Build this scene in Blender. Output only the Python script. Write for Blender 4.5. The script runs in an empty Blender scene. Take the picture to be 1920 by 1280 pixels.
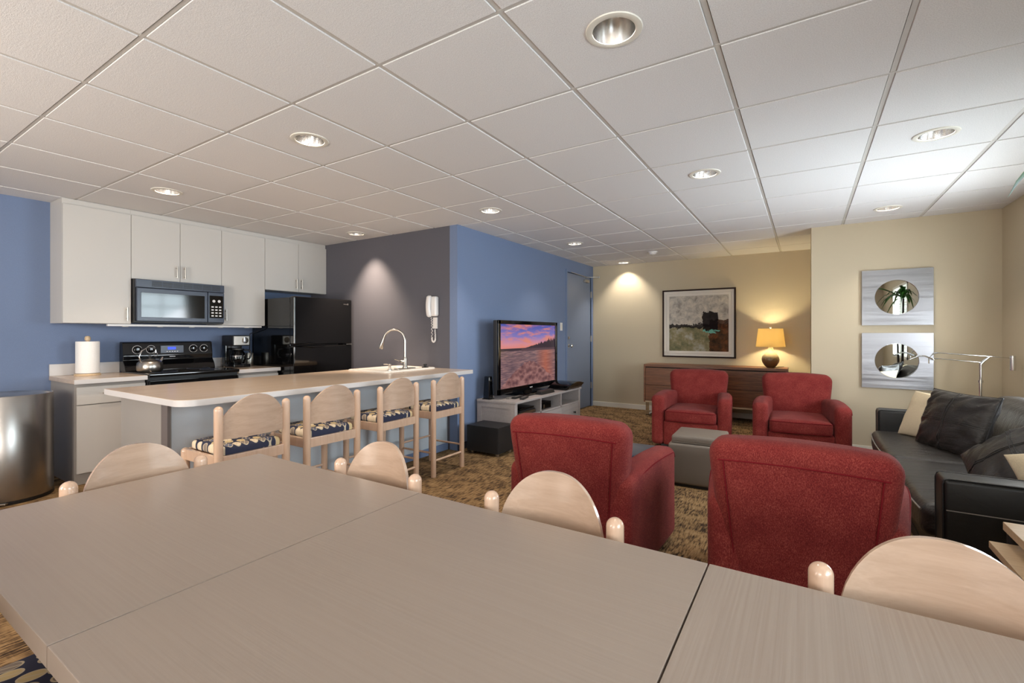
import bpy, bmesh, math, random
from mathutils import Vector, Matrix, noise
random.seed(7)
SC = bpy.context.scene
COL = SC.collection
PI = math.pi
HT = 2.323                     # ceiling height
# ------------------------------------------------------------------ camera
cam = bpy.data.objects.new('camera', bpy.data.cameras.new('camera'))
COL.objects.link(cam)
cam.location = (0, 0, 1.20)
cam.rotation_euler = (PI/2, 0, 0.5625)
cam.data.sensor_width = 36
cam.data.lens = 875.27/1920*36
cam.data.shift_y = -14.3/1920
cam.data.clip_start = .02
SC.camera = cam
# ------------------------------------------------------------------ view, world, daylight
SC.view_settings.view_transform = 'Standard'
SC.view_settings.look = 'None'
SC.view_settings.gamma = 1
SC.view_settings.use_curve_mapping = False
SC.view_settings.exposure = 0.90
SC.cycles.max_bounces = 12
SC.cycles.diffuse_bounces = 6
SC.cycles.glossy_bounces = 5
SC.cycles.transparent_max_bounces = 12
SC.cycles.sample_clamp_indirect = 6
SC.cycles.use_denoising = True
W = bpy.data.worlds.new('world'); SC.world = W
W.use_nodes = True
wn = W.node_tree.nodes; wl = W.node_tree.links
sky = wn.new('ShaderNodeTexSky'); sky.sky_type = 'HOSEK_WILKIE'
sky.turbidity = 4; sky.sun_direction = (.5, -.3, .75)
wl.new(sky.outputs[0], wn['Background'].inputs[0])
wn['Background'].inputs[1].default_value = 1.6

def area(name, loc, target, sx, sy, power, col):
    l = bpy.data.lights.new(name, 'AREA'); l.shape = 'RECTANGLE'
    l.size = sx; l.size_y = sy; l.energy = power; l.color = col
    o = bpy.data.objects.new(name, l); COL.objects.link(o)
    o.location = loc
    d = Vector(target)-Vector(loc)
    o.rotation_euler = d.to_track_quat('-Z', 'Y').to_euler()
    return o
DAY = (.86, .93, 1.0)
# daylight standing in the window openings (right wall: behind the sofa, beside the table; rear wall: added warm fill); all tilted up to brighten the ceiling
area('daylight_fill', (1.62, 3.95, 1.45), (-3.0, 3.4, 2.3), 1.9, 1.35, 94, DAY)
area('daylight_fill', (1.62, .45, 1.45), (-4.5, 1.2, 1.9), 1.5, 1.35, 62, DAY)
area('daylight_fill', (-.55, -1.92, 1.45), (-.9, 1.2, 2.9), 1.5, 1.35, 38, (1, .95, .90))  # added fill aimed at the ceiling near the camera
area('daylight_fill', (-3.0, -1.92, 1.45), (-4.2, 1.2, 2.4), 1.5, 1.35, 88, (1, .90, .82))  # warm fill added to brighten the kitchen side

# ------------------------------------------------------------------ materials
def L(c):
    def f(v):
        v /= 255
        return v/12.92 if v <= .04045 else ((v+.055)/1.055)**2.4
    return (f(c[0]), f(c[1]), f(c[2]), 1)

class M:
    """small node-graph helper"""
    def __init__(s, name, col=(200, 200, 200), rough=.5, metal=0, spec=.5):
        s.m = bpy.data.materials.new(name); s.m.use_nodes = True
        s.n = s.m.node_tree.nodes; s.l = s.m.node_tree.links
        s.b = s.n['Principled BSDF']
        s.b.inputs['Base Color'].default_value = L(col)
        s.b.inputs['Roughness'].default_value = rough
        s.b.inputs['Metallic'].default_value = metal
        s.b.inputs['Specular IOR Level'].default_value = spec
        s._co = None
    def node(s, t, **kw):
        x = s.n.new(t)
        for k, v in kw.items(): setattr(x, k, v)
        return x
    def co(s, scale=(1, 1, 1), rot=(0, 0, 0), src='Object'):
        t = s.node('ShaderNodeTexCoord'); mp = s.node('ShaderNodeMapping')
        mp.inputs['Scale'].default_value = scale; mp.inputs['Rotation'].default_value = rot
        s.l.new(t.outputs[src], mp.inputs[0]); return mp.outputs[0]
    def noise(s, vec, scale, detail=3, rough=.5, dist=0):
        x = s.node('ShaderNodeTexNoise'); x.inputs['Scale'].default_value = scale
        x.inputs['Detail'].default_value = detail; x.inputs['Roughness'].default_value = rough
        x.inputs['Distortion'].default_value = dist
        s.l.new(vec, x.inputs['Vector']); return x.outputs[0]
    def ramp(s, fac, stops, interp='LINEAR'):
        r = s.node('ShaderNodeValToRGB'); e = r.color_ramp.elements
        r.color_ramp.interpolation = interp
        while len(e) < len(stops): e.new(.5)
        for i, (p, c) in enumerate(stops):
            e[i].position = p; e[i].color = L(c) if len(c) == 3 else c
        s.l.new(fac, r.inputs[0]); return r.outputs[0]
    def math(s, op, a, b=None, c=None, clamp=False):
        x = s.node('ShaderNodeMath', operation=op); x.use_clamp = clamp
        for i, v in enumerate((a, b, c)):
            if v is None: continue
            if isinstance(v, (int, float)): x.inputs[i].default_value = v
            else: s.l.new(v, x.inputs[i])
        return x.outputs[0]
    def mix(s, fac, a, b, mode='MIX'):
        x = s.node('ShaderNodeMix', data_type='RGBA', blend_type=mode)
        for i, v in ((0, fac), (6, a), (7, b)):
            if isinstance(v, (int, float)): x.inputs[i].default_value = v
            elif isinstance(v, tuple): x.inputs[i].default_value = L(v)
            else: s.l.new(v, x.inputs[i])
        return x.outputs[2]
    def sep(s, vec):
        x = s.node('ShaderNodeSeparateXYZ'); s.l.new(vec, x.inputs[0]); return x.outputs
    def color(s, c): s.l.new(c, s.b.inputs['Base Color']); return s
    def bump(s, h, strength=.3, dist=.01):
        x = s.node('ShaderNodeBump'); x.inputs['Strength'].default_value = strength
        x.inputs['Distance'].default_value = dist
        s.l.new(h, x.inputs['Height']); s.l.new(x.outputs[0], s.b.inputs['Normal']); return s

def plain(name, col, rough=.5, metal=0, spec=.5, nz=None, bs=None):
    m = M(name, col, rough, metal, spec)
    if nz or bs:
        sc, amt = nz or (60, .05)
        f = m.noise(m.co(), sc, 3)
        lo = tuple(max(0, c*(1-amt)) for c in col); hi = tuple(min(255, c*(1+amt)) for c in col)
        m.color(m.ramp(f, [(.3, lo), (.7, hi)]))
        if bs: m.bump(f, bs, .003)
    return m.m

def wood(name, lo, hi, axis=0, scale=3.0, rough=.35, stretch=14, coat=0):
    m = M(name, lo, rough)
    sc = [stretch]*3; sc[axis] = 1
    v = m.co(tuple(sc))
    f = m.noise(v, scale, 6, .6, .6)
    g = m.noise(v, scale*4, 3, .6)
    h = m.math('ADD', m.math('MULTIPLY', f, .75), m.math('MULTIPLY', g, .25))
    m.color(m.ramp(h, [(.32, lo), (.68, hi)]))
    m.b.inputs['Coat Weight'].default_value = coat; m.b.inputs['Coat Roughness'].default_value = .08
    m.bump(g, .05, .002)
    return m.m

BLUE = plain('blue_wall_paint', (111, 127, 158), .75, nz=(250, .02), bs=.05)
GREY = plain('slate_grey_wall', (88, 87, 95), .7, nz=(250, .02), bs=.05)  # greyer and darker than the neighbouring blue walls
TAN = plain('tan_wall_paint', (194, 181, 155), .75, nz=(250, .015), bs=.05)
WHITE = plain('white_trim_paint', (225, 220, 208), .45)
BACKW = plain('pale_wall_paint', (212, 203, 186), .8)
def mk_ceiling():
    m = M('ceiling_tile', (222, 220, 219), .9, 0, .2)
    v = m.co()
    f = m.noise(v, 260, 2, .6); g = m.noise(v, 90, 3, .7)
    h = m.math('MULTIPLY', f, g)
    m.color(m.ramp(f, [(.3, (212, 209, 208)), (.62, (232, 230, 229))]))
    m.bump(h, .35, .006); return m.m
TILE = mk_ceiling()
GRID = plain('ceiling_grid_metal', (200, 196, 190), .5)
def mk_carpet():
    m = M('carpet', (110, 85, 50), .95, 0, .1)
    v = m.co(); s = m.sep(v)
    # loop rows run towards the far wall, broken into short dashes and woven blocks
    w1 = m.noise(m.co((95, 14, 1)), 1, 2, .6)
    w2 = m.noise(m.co((14, 95, 1)), 1, 2, .6)
    br = m.node('ShaderNodeTexBrick'); br.offset = .5; br.squash = 1
    m.l.new(m.co((2.6, 2.6, 1)), br.inputs['Vector'])
    br.inputs['Color1'].default_value = (0, 0, 0, 1); br.inputs['Color2'].default_value = (1, 1, 1, 1)
    br.inputs['Mortar'].default_value = (.5, .5, .5, 1); br.inputs['Mortar Size'].default_value = 0
    br.inputs['Scale'].default_value = 1.6; br.inputs['Brick Width'].default_value = .5
    blk = m.noise(m.co((1, 1, 1)), 7, 2, .6)
    dash = m.mix(m.math('MULTIPLY', br.outputs[0], .25), w1, w2)
    d = m.math('ADD', m.math('MULTIPLY', dash, .8), m.math('MULTIPLY', blk, .35))
    d = m.math('ADD', d, m.math('MULTIPLY', br.outputs[0], .05))
    m.color(m.ramp(d, [(.45, (50, 40, 33)), (.54, (92, 72, 51)), (.62, (136, 108, 75)), (.76, (158, 130, 94))]))
    m.bump(dash, .6, .01); return m.m
CARPET = mk_carpet()
LAM = plain('grey_beige_cabinet_laminate', (199, 195, 190), .42, nz=(400, .02))
LAMD = plain('grey_cabinet_side', (150, 144, 138), .5, nz=(400, .02))
GAP = plain('dark_gap', (50, 45, 42), .9)
def mk_top(name, axis, k=1):
    m = M(name, (172, 154, 136), .36, 0, .4)
    sc = [2.5, 2.5, 2.5]; sc[1-axis] = 190
    f = m.noise(m.co(tuple(sc)), 1, 2, .5)
    m.color(m.ramp(f, [(.3, (152-4*k, 137-5*k, 125-5*k)), (.7, (152+4*k, 137+4*k, 125+4*k))]))
    m.bump(f, .25*k, .002); return m.m
TOPX = mk_top('greige_ribbed_laminate_lengthwise', 0, .45)
TOPY = mk_top('greige_ribbed_laminate_crosswise', 1)
CTOP = wood('counter_laminate', (196, 174, 152), (208, 188, 168), 1, 2, .22)
CEDGE = plain('counter_edge', (205, 200, 198), .35)
ISL = plain('island_panel', (186, 192, 198), .45, nz=(300, .02))
BIRCH = wood('pale_birch', (198, 164, 138), (213, 181, 157), 2, 3, .22, 12, .5)
BIRCHP = wood('birch_ply_face', (178, 150, 128), (196, 168, 146), 0, 3, .22, 14, .6)
WALN = wood('walnut_veneer', (88, 50, 30), (144, 92, 58), 0, 3, .4, 16)
OAKT = wood('light_oak_top', (196, 168, 132), (216, 190, 156), 0, 4, .35, 14)
GREYW = wood('grey_washed_wood', (164, 155, 152), (178, 169, 165), 1, 3, .5, 14)
CHROME = plain('chrome', (225, 225, 225), .08, 1)
CONE = plain('downlight_reflector', (232, 232, 232), .15, 1)
NICKEL = plain('brushed_nickel', (190, 184, 176), .28, 1)
def mk_steel(name, axis, rough, col=(190, 190, 192)):
    m = M(name, col, rough, 1)
    sc = [3, 3, 3]; sc[axis] = 3; 
    for i in range(3):
        if i != axis: sc[i] = 260
    f = m.noise(m.co(tuple(sc)), 1, 2)
    g = m.noise(m.co((.6, .6, 9) if axis == 0 else (2, 2, .2)), 1.3, 2)
    m.bump(m.math('ADD', m.math('MULTIPLY', f, .08), g), .35, .012 if axis == 0 else .004)
    m.b.inputs['Anisotropic'].default_value = .5
    return m.m
STEEL = mk_steel('brushed_steel_horizontal', 0, .33, (158, 158, 162))
STEELV = mk_steel('brushed_steel_bin', 2, .27, (170, 166, 162))
BLACKG = plain('gloss_black', (10, 10, 12), .07, 0, .6)
BLACKM = plain('matt_black', (26, 26, 28), .45)
FRIDGE = plain('black_fridge_enamel', (9, 9, 10), .06, 0, .7)
CHAR = plain('dark_grey_panel', (52, 60, 78), .3)
WPLAS = plain('white_plastic', (222, 218, 216), .3)
PORC = plain('white_porcelain', (235, 228, 218), .15)
PAPER = plain('paper_towel', (240, 238, 236), .95, 0, .1, nz=(200, .02), bs=.2)
def mk_fabric():
    m = M('red_chenille', (150, 44, 48), .9, 0, .15)
    v = m.co((1, 1, .35))
    f = m.noise(v, 420, 2, .7); g = m.noise(m.co(), 9, 2)
    h = m.math('ADD', m.math('MULTIPLY', f, .8), m.math('MULTIPLY', g, .2))
    m.color(m.ramp(h, [(.3, (88, 25, 27)), (.5, (122, 41, 39)), (.7, (160, 80, 68))]))
    m.b.inputs['Sheen Weight'].default_value = .05; m.b.inputs['Sheen Roughness'].default_value = .5
    m.bump(f, .4, .004); return m.m
RED = mk_fabric()
REDW = plain('red_welt', (112, 26, 32), .9, 0, .1)
def mk_leather(name, c, rough=.34, wr=.35):
    m = M(name, c, rough, 0, .5)
    v = m.co()
    vo = m.node('ShaderNodeTexVoronoi'); vo.inputs['Scale'].default_value = 380; m.l.new(v, vo.inputs['Vector'])
    f = m.noise(m.co((1, 2.4, 1)), 11, 5, .6, 1.2)
    h = m.math('ADD', m.math('MULTIPLY', vo.outputs[0], .05), f)
    m.bump(h, wr, .02); return m.m
LEATH = mk_leather('black_leather', (42, 38, 35), .38)
LEATHS = mk_leather('black_leather_smooth', (22, 21, 20), .4, .08)
TAUPE = mk_leather('taupe_leather', (122, 112, 102), .42, .06)
NAVY = mk_leather('navy_leather', (42, 54, 74), .34, .06)
LINEN = plain('cream_linen', (214, 198, 168), .9, 0, .1, nz=(300, .05), bs=.3)
STITCH = plain('grey_piping', (128, 122, 116), .5)
def mk_pattern():
    m = M('oval_pattern_upholstery', (60, 60, 80), .8, 0, .2)
    v = m.co((1.25, 1, 0))
    vo = m.node('ShaderNodeTexVoronoi', voronoi_dimensions='2D'); vo.inputs['Scale'].default_value = 17
    vo.inputs['Randomness'].default_value = .55
    m.l.new(v, vo.inputs['Vector'])
    d = vo.outputs['Distance']; rnd = m.sep(vo.outputs['Color'])[0]
    fill = m.ramp(rnd, [(0, (74, 78, 100)), (.2, (206, 182, 134)), (.4, (142, 128, 116)), (.56, (226, 208, 180)), (.8, (104, 110, 132))], 'CONSTANT')
    inside = m.math('LESS_THAN', d, .43)
    ring = m.math('MULTIPLY', m.math('GREATER_THAN', d, .36), inside)
    pos = m.sep(vo.outputs['Position']); vv = m.sep(v)
    # a line across each oval
    sx = m.math('SUBTRACT', m.math('MULTIPLY', vv[0], 1), pos[0]); sy = m.math('SUBTRACT', m.math('MULTIPLY', vv[1], 1), pos[1])
    ln = m.math('LESS_THAN', m.math('ABSOLUTE', m.math('SUBTRACT', sx, m.math('MULTIPLY', sy, .6))), .0022)
    c = m.mix(inside, (54, 56, 74), fill)
    c = m.mix(m.math('MULTIPLY', m.math('MAXIMUM', ring, m.math('MULTIPLY', ln, inside)), .85), c, (206, 190, 160))
    m.color(c); return m.m
PATT = mk_pattern()
def mk_glass(name, tint=(235, 240, 240), refl=.12):
    m = M(name); n = m.n; l = m.l
    n.remove(m.b)
    tr = n.new('ShaderNodeBsdfTransparent'); tr.inputs[0].default_value = L(tint)
    gl = n.new('ShaderNodeBsdfGlossy'); gl.inputs['Roughness'].default_value = .02
    fr = n.new('ShaderNodeFresnel'); fr.inputs[0].default_value = 1.5
    mx = n.new('ShaderNodeMixShader'); l.new(fr.outputs[0], mx.inputs[0]); l.new(tr.outputs[0], mx.inputs[1]); l.new(gl.outputs[0], mx.inputs[2])
    l.new(mx.outputs[0], n['Material Output'].inputs[0]); return m.m
GLASS = mk_glass('window_glass')
CGLASS = mk_glass('carafe_glass', (190, 196, 200))
MIRROR = plain('mirror_glass', (235, 240, 238), .01, 1)
GREEN = plain('leaf_green', (46, 96, 34), .4, nz=(14, .35))
POTM = plain('dark_pot', (48, 40, 36), .4)
SOIL = plain('soil', (40, 30, 24), .95)
def emis(name, col, st):
    m = M(name, (0, 0, 0), .4)
    m.b.inputs['Emission Color'].default_value = L(col); m.b.inputs['Emission Strength'].default_value = st
    return m.m
BULB = emis('lit_bulb', (255, 232, 200), 2)
BULB2 = emis('lit_lamp_bulb', (255, 214, 130), 10)
LCD = emis('blue_display', (40, 70, 230), .9)
def mk_shade():
    m = M('lamp_shade_fabric', (232, 208, 150), .8, 0, .1)
    n = m.n; l = m.l
    tl = n.new('ShaderNodeBsdfTranslucent'); tl.inputs[0].default_value = L((252, 240, 205))
    mx = n.new('ShaderNodeMixShader'); mx.inputs[0].default_value = .6
    l.new(m.b.outputs[0], mx.inputs[1]); l.new(tl.outputs[0], mx.inputs[2])
    l.new(mx.outputs[0], n['Material Output'].inputs[0]); return m.m
SHADE = mk_shade()
def mk_gourd():
    m = M('crackled_gourd_glaze', (150, 120, 80), .35)
    v = m.co(); z = m.sep(v)[2]
    f = m.noise(v, 60, 4, .7)
    t = m.math('ADD', m.math('MULTIPLY', z, 5), m.math('MULTIPLY', m.math('SUBTRACT', f, .5), .5))
    m.color(m.ramp(t, [(.0, (92, 66, 42)), (.5, (112, 82, 52)), (.7, (176, 158, 122)), (1, (186, 170, 136))]))
    m.bump(f, .3, .004); return m.m
GOURD = mk_gourd()
def mk_screen():
    # uv: x 0..1 left to right, y 0..1 bottom to top
    m = M('television_picture', (0, 0, 0), .12, 0, .5)
    uv = m.co((1, 1, 1), src='UV'); s = m.sep(uv); x, y = s[0], s[1]
    sky = m.ramp(y, [(.6, (226, 132, 118)), (.68, (214, 142, 150)), (.8, (132, 122, 186)), (1, (72, 84, 168))])
    # clouds fan out towards the upper right
    cm = m.co((2.2, 7, 1), (0, 0, -.5), 'UV')
    cl = m.ramp(m.noise(cm, 1.7, 5, .6), [(.47, (0, 0, 0)), (.62, (255, 255, 255))])
    sky = m.mix(m.math('MULTIPLY', cl, .85), sky, (226, 136, 112))
    wat = m.noise(m.co((5, 34, 1), src='UV'), 1.5, 4, .6)
    wcol = m.ramp(wat, [(.3, (74, 62, 74)), (.55, (128, 100, 104)), (.7, (176, 132, 122))])
    gl = m.math('SUBTRACT', 1, m.math('MULTIPLY', m.math('ABSOLUTE', m.math('SUBTRACT', x, .8)), 5), clamp=True)
    wcol = m.mix(m.math('MULTIPLY', gl, .55), wcol, (196, 100, 62))
    img = m.mix(m.math('GREATER_THAN', y, .6), wcol, sky)
    # tree line with spires on the right
    nz = m.noise(m.co((26, 0, 0), src='UV'), 1, 4, .8)
    hgt = m.math('MULTIPLY', m.math('SUBTRACT', nz, .18), m.math('MULTIPLY', m.math('SUBTRACT', x, .42, clamp=True), .85))
    tree = m.math('MULTIPLY', m.math('GREATER_THAN', y, .575), m.math('LESS_THAN', y, m.math('ADD', .615, hgt)))
    img = m.mix(tree, img, (58, 46, 56))
    bank = m.math('MULTIPLY', m.math('LESS_THAN', m.math('ABSOLUTE', m.math('SUBTRACT', y, .585)), .02), m.math('GREATER_THAN', x, .35))
    img = m.mix(bank, img, (84, 62, 70))
    # rocks: mound in the foreground
    rn = m.noise(m.co((1, 1, 1), src='UV'), 14, 5, .7)
    mound = m.math('SUBTRACT', .40, m.math('MULTIPLY', m.math('POWER', m.math('ABSOLUTE', m.math('SUBTRACT', x, .5)), 1.4), 1.05))
    rock = m.math('LESS_THAN', y, m.math('ADD', mound, m.math('MULTIPLY', m.math('SUBTRACT', rn, .5), .18)))
    vo = m.node('ShaderNodeTexVoronoi'); vo.inputs['Scale'].default_value = 13; m.l.new(uv, vo.inputs['Vector'])
    rf = m.math('MULTIPLY', m.math('ADD', vo.outputs['Distance'], .35), rn)
    img = m.mix(rock, img, m.ramp(rf, [(.2, (88, 60, 66)), (.38, (122, 84, 84)), (.6, (160, 116, 112))]))
    m.l.new(img, m.b.inputs['Emission Color']); m.b.inputs['Emission Strength'].default_value = .5
    return m.m
SCREEN = mk_screen()
def mk_painting():
    m = M('abstract_painting', (150, 150, 140), .75, 0, .15)
    uv = m.co(src='UV'); s = m.sep(uv); x, y = s[0], s[1]
    n1 = m.noise(uv, 9, 6, .7, .4); n2 = m.noise(uv, 3, 5, .7)
    top = m.ramp(n1, [(.3, (132, 126, 120)), (.5, (184, 178, 168)), (.65, (210, 202, 186))])
    low = m.ramp(n2, [(.35, (84, 92, 68)), (.5, (140, 132, 100)), (.62, (176, 174, 164))])
    wob = m.math('MULTIPLY', m.math('SUBTRACT', n1, .5), .22)
    yy = m.math('ADD', y, wob); xx = m.math('ADD', x, m.math('MULTIPLY', wob, .6))
    c = m.mix(m.math('GREATER_THAN', yy, .45), low, top)
    band = m.math('LESS_THAN', m.math('ABSOLUTE', m.math('SUBTRACT', yy, .45)), .035)
    c = m.mix(m.math('MULTIPLY', band, .92), c, (26, 22, 26))
    brn = m.math('MULTIPLY', m.math('GREATER_THAN', xx, .69), m.math('LESS_THAN', yy, .56))
    c = m.mix(m.math('MULTIPLY', brn, .93), c, m.ramp(n1, [(.35, (30, 20, 14)), (.55, (84, 50, 28)), (.7, (130, 70, 36))]))
    blk = m.math('MULTIPLY', m.math('LESS_THAN', m.math('ABSOLUTE', m.math('SUBTRACT', xx, .70)), .125), m.math('LESS_THAN', m.math('ABSOLUTE', m.math('SUBTRACT', yy, .53)), .17))
    c = m.mix(m.math('MULTIPLY', blk, .96), c, (20, 12, 16))
    teal = m.math('MULTIPLY', m.math('LESS_THAN', m.math('ABSOLUTE', m.math('SUBTRACT', x, .72)), .14), m.math('LESS_THAN', m.math('ABSOLUTE', m.math('SUBTRACT', yy, .355)), .014))
    c = m.mix(teal, c, (112, 176, 160))
    m.color(c); m.bump(n1, .3, .003); return m.m
PAINT = mk_painting()

# ------------------------------------------------------------------ mesh helpers
class B:
    def __init__(s): s.bm = bmesh.new(); s.hard = False
    def _new(s, vs, fs):
        V = [s.bm.verts.new(v) for v in vs]; F = []
        for f in fs:
            try: F.append(s.bm.faces.new([V[i] for i in f]))
            except ValueError: pass
        return V, F
    def box(s, x0, x1, y0, y1, z0, z1, bev=0, seg=2):
        V, F = s._new([(x0,y0,z0),(x1,y0,z0),(x1,y1,z0),(x0,y1,z0),(x0,y0,z1),(x1,y0,z1),(x1,y1,z1),(x0,y1,z1)],
                      [(0,3,2,1),(4,5,6,7),(0,1,5,4),(1,2,6,5),(2,3,7,6),(3,0,4,7)])
        if bev:
            s.hard = True
            es = list({e for f in F for e in f.edges})
            bmesh.ops.bevel(s.bm, geom=es, offset=bev, segments=seg, profile=.5, affect='EDGES')
        return s
    def prism(s, pts, axis, a, b, bev=0, seg=3, rim=False):
        """outline pts (2-D) extruded along axis from a to b"""
        def P(p, t):
            if axis == 0: return (t, p[0], p[1])
            if axis == 1: return (p[0], t, p[1])
            return (p[0], p[1], t)
        n = len(pts)
        V, F = s._new([P(p, a) for p in pts]+[P(p, b) for p in pts],
                      [tuple(range(n)), tuple(range(2*n-1, n-1, -1))]+[(i, i+n, (i+1) % n+n, (i+1) % n) for i in range(n)])
        bmesh.ops.recalc_face_normals(s.bm, faces=F)
        if bev:
            s.hard = True
            if rim: es = list(set(F[0].edges) | set(F[1].edges))
            else: es = list({e for f in F for e in f.edges})
            bmesh.ops.bevel(s.bm, geom=es, offset=bev, segments=seg, profile=.5, affect='EDGES')
        return s
    def tube(s, pts, r, seg=10, cap=True, closed=False):
        pts = [Vector(p) for p in pts]; n = len(pts)
        rs = r if isinstance(r, (list, tuple)) else [r]*n
        rings = []; up = None
        for i, p in enumerate(pts):
            if closed: d = pts[(i+1) % n]-pts[i-1]
            else: d = pts[min(i+1, n-1)]-pts[max(i-1, 0)]
            if d.length < 1e-9: d = Vector((0, 0, 1))
            d.normalize()
            if up is None:
                up = Vector((0, 0, 1)) if abs(d.z) < .9 else Vector((1, 0, 0))
            u = (up-d*up.dot(d))
            if u.length < 1e-6: u = d.orthogonal()
            u.normalize(); w = d.cross(u); up = u
            rings.append([s.bm.verts.new(p+(u*math.cos(2*PI*k/seg)+w*math.sin(2*PI*k/seg))*rs[i]) for k in range(seg)])
        F = []
        for i in range(n if closed else n-1):
            a, b = rings[i], rings[(i+1) % n]
            for k in range(seg):
                F.append(s.bm.faces.new((a[k], a[(k+1) % seg], b[(k+1) % seg], b[k])))
        if cap and not closed:
            F.append(s.bm.faces.new(rings[0][::-1])); F.append(s.bm.faces.new(rings[-1]))
        bmesh.ops.recalc_face_normals(s.bm, faces=F)
        return s
    def lathe(s, prof, c=(0, 0, 0), seg=32, sx=1, sy=1, a0=0, a1=2*PI, flip=False):
        full = abs(a1-a0-2*PI) < 1e-6
        m = seg if full else seg+1
        rings = []
        for r, z in prof:
            if r < 1e-6: rings.append([s.bm.verts.new((c[0], c[1], c[2]+z))])
            else: rings.append([s.bm.verts.new((c[0]+r*sx*math.cos(a0+(a1-a0)*k/seg), c[1]+r*sy*math.sin(a0+(a1-a0)*k/seg), c[2]+z)) for k in range(m)])
        F = []
        for a, b in zip(rings, rings[1:]):
            for k in range(seg):
                k2 = (k+1) % m
                if len(a) == 1 and len(b) == 1: continue
                if len(a) == 1: F.append(s.bm.faces.new((a[0], b[k2], b[k])))
                elif len(b) == 1: F.append(s.bm.faces.new((a[k], a[k2], b[0])))
                else: F.append(s.bm.faces.new((a[k], a[k2], b[k2], b[k])))
        if not flip: bmesh.ops.recalc_face_normals(s.bm, faces=F)
        return s
    def soft(s, c, h, r, n=8, fn=None):
        """rounded box centre c, half sizes h, radius r; fn(p, unit) displaces"""
        h = Vector(h); c = Vector(c)
        r = min(r, min(h)*.999)
        axs = []
        for k in range(3):
            e = [-h[k]+r*t for t in (0, .3, .65, 1)]
            inn = [-(h[k]-r)+2*(h[k]-r)*i/n for i in range(1, n)]
            axs.append(e+inn+[-v for v in e[::-1]])
        V = {}
        def vert(p):
            q = Vector([max(-(h[k]-r), min(h[k]-r, p[k])) for k in range(3)])
            d = Vector(p)-q
            key = tuple(round(v, 5) for v in p)
            if key in V: return V[key]
            if d.length > 1e-9: d = d.normalized()*r
            w = q+d
            u = Vector([p[k]/h[k] for k in range(3)])
            if fn: w = fn(w, u)
            V[key] = s.bm.verts.new(c+w); return V[key]
        F = []
        for k in range(3):
            a, b = (k+1) % 3, (k+2) % 3
            for sg in (-1, 1):
                A, Bx = axs[a], axs[b]
                for i in range(len(A)-1):
                    for j in range(len(Bx)-1):
                        q = []
                        for (ii, jj) in ((i, j), (i+1, j), (i+1, j+1), (i, j+1)):
                            p = [0, 0, 0]; p[k] = sg*h[k]; p[a] = A[ii]; p[b] = Bx[jj]
                            q.append(vert(p))
                        if sg < 0: q = q[::-1]
                        try: F.append(s.bm.faces.new(q))
                        except ValueError: pass
        return s
    def dome_post(s, x, y, z0, z1, r, seg=20):
        pr = [(0, z0), (r*.92, z0), (r, z0+.004)]
        pr += [(r*math.cos(t), z1-r+r*math.sin(t)) for t in [i*PI/2/7 for i in range(8)]]
        pr[-1] = (0, z1)
        return s.lathe(pr, (x, y, 0), seg)
    def obj(s, name, mat, parent=None, sharp=38, uv=None, loc=None, rot=None):
        me = bpy.data.meshes.new(name)
        bm = s.bm
        bm.normal_update()
        lim = math.radians(sharp)
        for f in bm.faces: f.smooth = True
        for e in bm.edges:
            if len(e.link_faces) == 2 and e.calc_face_angle(0) > lim: e.smooth = False
        if uv:
            ly = bm.loops.layers.uv.new('UVMap')
            for f in bm.faces:
                for lp in f.loops: lp[ly].uv = uv(lp.vert.co)
        bm.to_mesh(me); bm.free()
        me.materials.append(mat)
        o = bpy.data.objects.new(name, me); COL.objects.link(o)
        if s.hard:
            wm = o.modifiers.new('weighted_normals', 'WEIGHTED_NORMAL'); wm.keep_sharp = True; wm.weight = 60
        if parent: o.parent = parent
        if loc: o.location = loc
        if rot: o.rotation_euler = rot
        return o

def tag(o, label=None, cat=None, group=None, kind=None):
    if label: o['label'] = label
    if cat: o['category'] = cat
    if group: o['group'] = group
    if kind: o['kind'] = kind
    return o
def T(name, label, cat, loc=(0, 0, 0), rz=0, group=None, rot=None):
    o = bpy.data.objects.new(name, None); COL.objects.link(o)
    o.empty_display_size = .1
    o.location = loc; o.rotation_euler = rot or (0, 0, rz)
    return tag(o, label, cat, group)
def S(name, b, mat, label=None, parent=None, **kw):
    o = b.obj(name, mat, parent, **kw)
    if parent is None: tag(o, label, None, None, 'structure')
    return o
def dup(root, loc, rz, label, group=None):
    def cp(o, par):
        c = o.copy(); COL.objects.link(c)
        if par: c.parent = par
        for ch in [k for k in o.children]: cp(ch, c)
        return c
    r = cp(root, None); r.location = loc; r.rotation_euler = (0, 0, rz); r['label'] = label
    if group: r['group'] = group
    return r
def arc(cx, cy, r, a0, a1, n):
    return [(cx+r*math.cos(a0+(a1-a0)*i/n), cy+r*math.sin(a0+(a1-a0)*i/n)) for i in range(n+1)]

# ------------------------------------------------------------------ the room shell
KX, KY = -5.47, 3.755        # kitchen wall plane, end wall of the kitchen
TX, FY = -3.03, 7.36         # television wall plane, far wall
SX, SY = .045, 5.88          # step in the far wall
RX, BY = 1.485, -1.80        # right wall, rear wall
S('floor', B().box(KX-.1, RX+.1, BY-.1, FY+.1, -.05, 0), CARPET, 'brown and gold patterned carpet floor')
S('wall_kitchen', B().box(KX-.12, KX, BY-.1, KY+.1, 0, HT+.1), BLUE, 'blue wall behind the kitchen cabinets')
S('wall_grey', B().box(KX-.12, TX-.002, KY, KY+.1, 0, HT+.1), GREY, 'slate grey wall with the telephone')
DY0, DY1, DZ = 6.345, 7.27, 2.13
b = B()
b.box(TX-.1, TX, KY-.001, DY0, 0, HT+.1); b.box(TX-.1, TX, DY1, FY, 0, HT+.1); b.box(TX-.1, TX, DY0, DY1, DZ, HT+.1)
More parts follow.
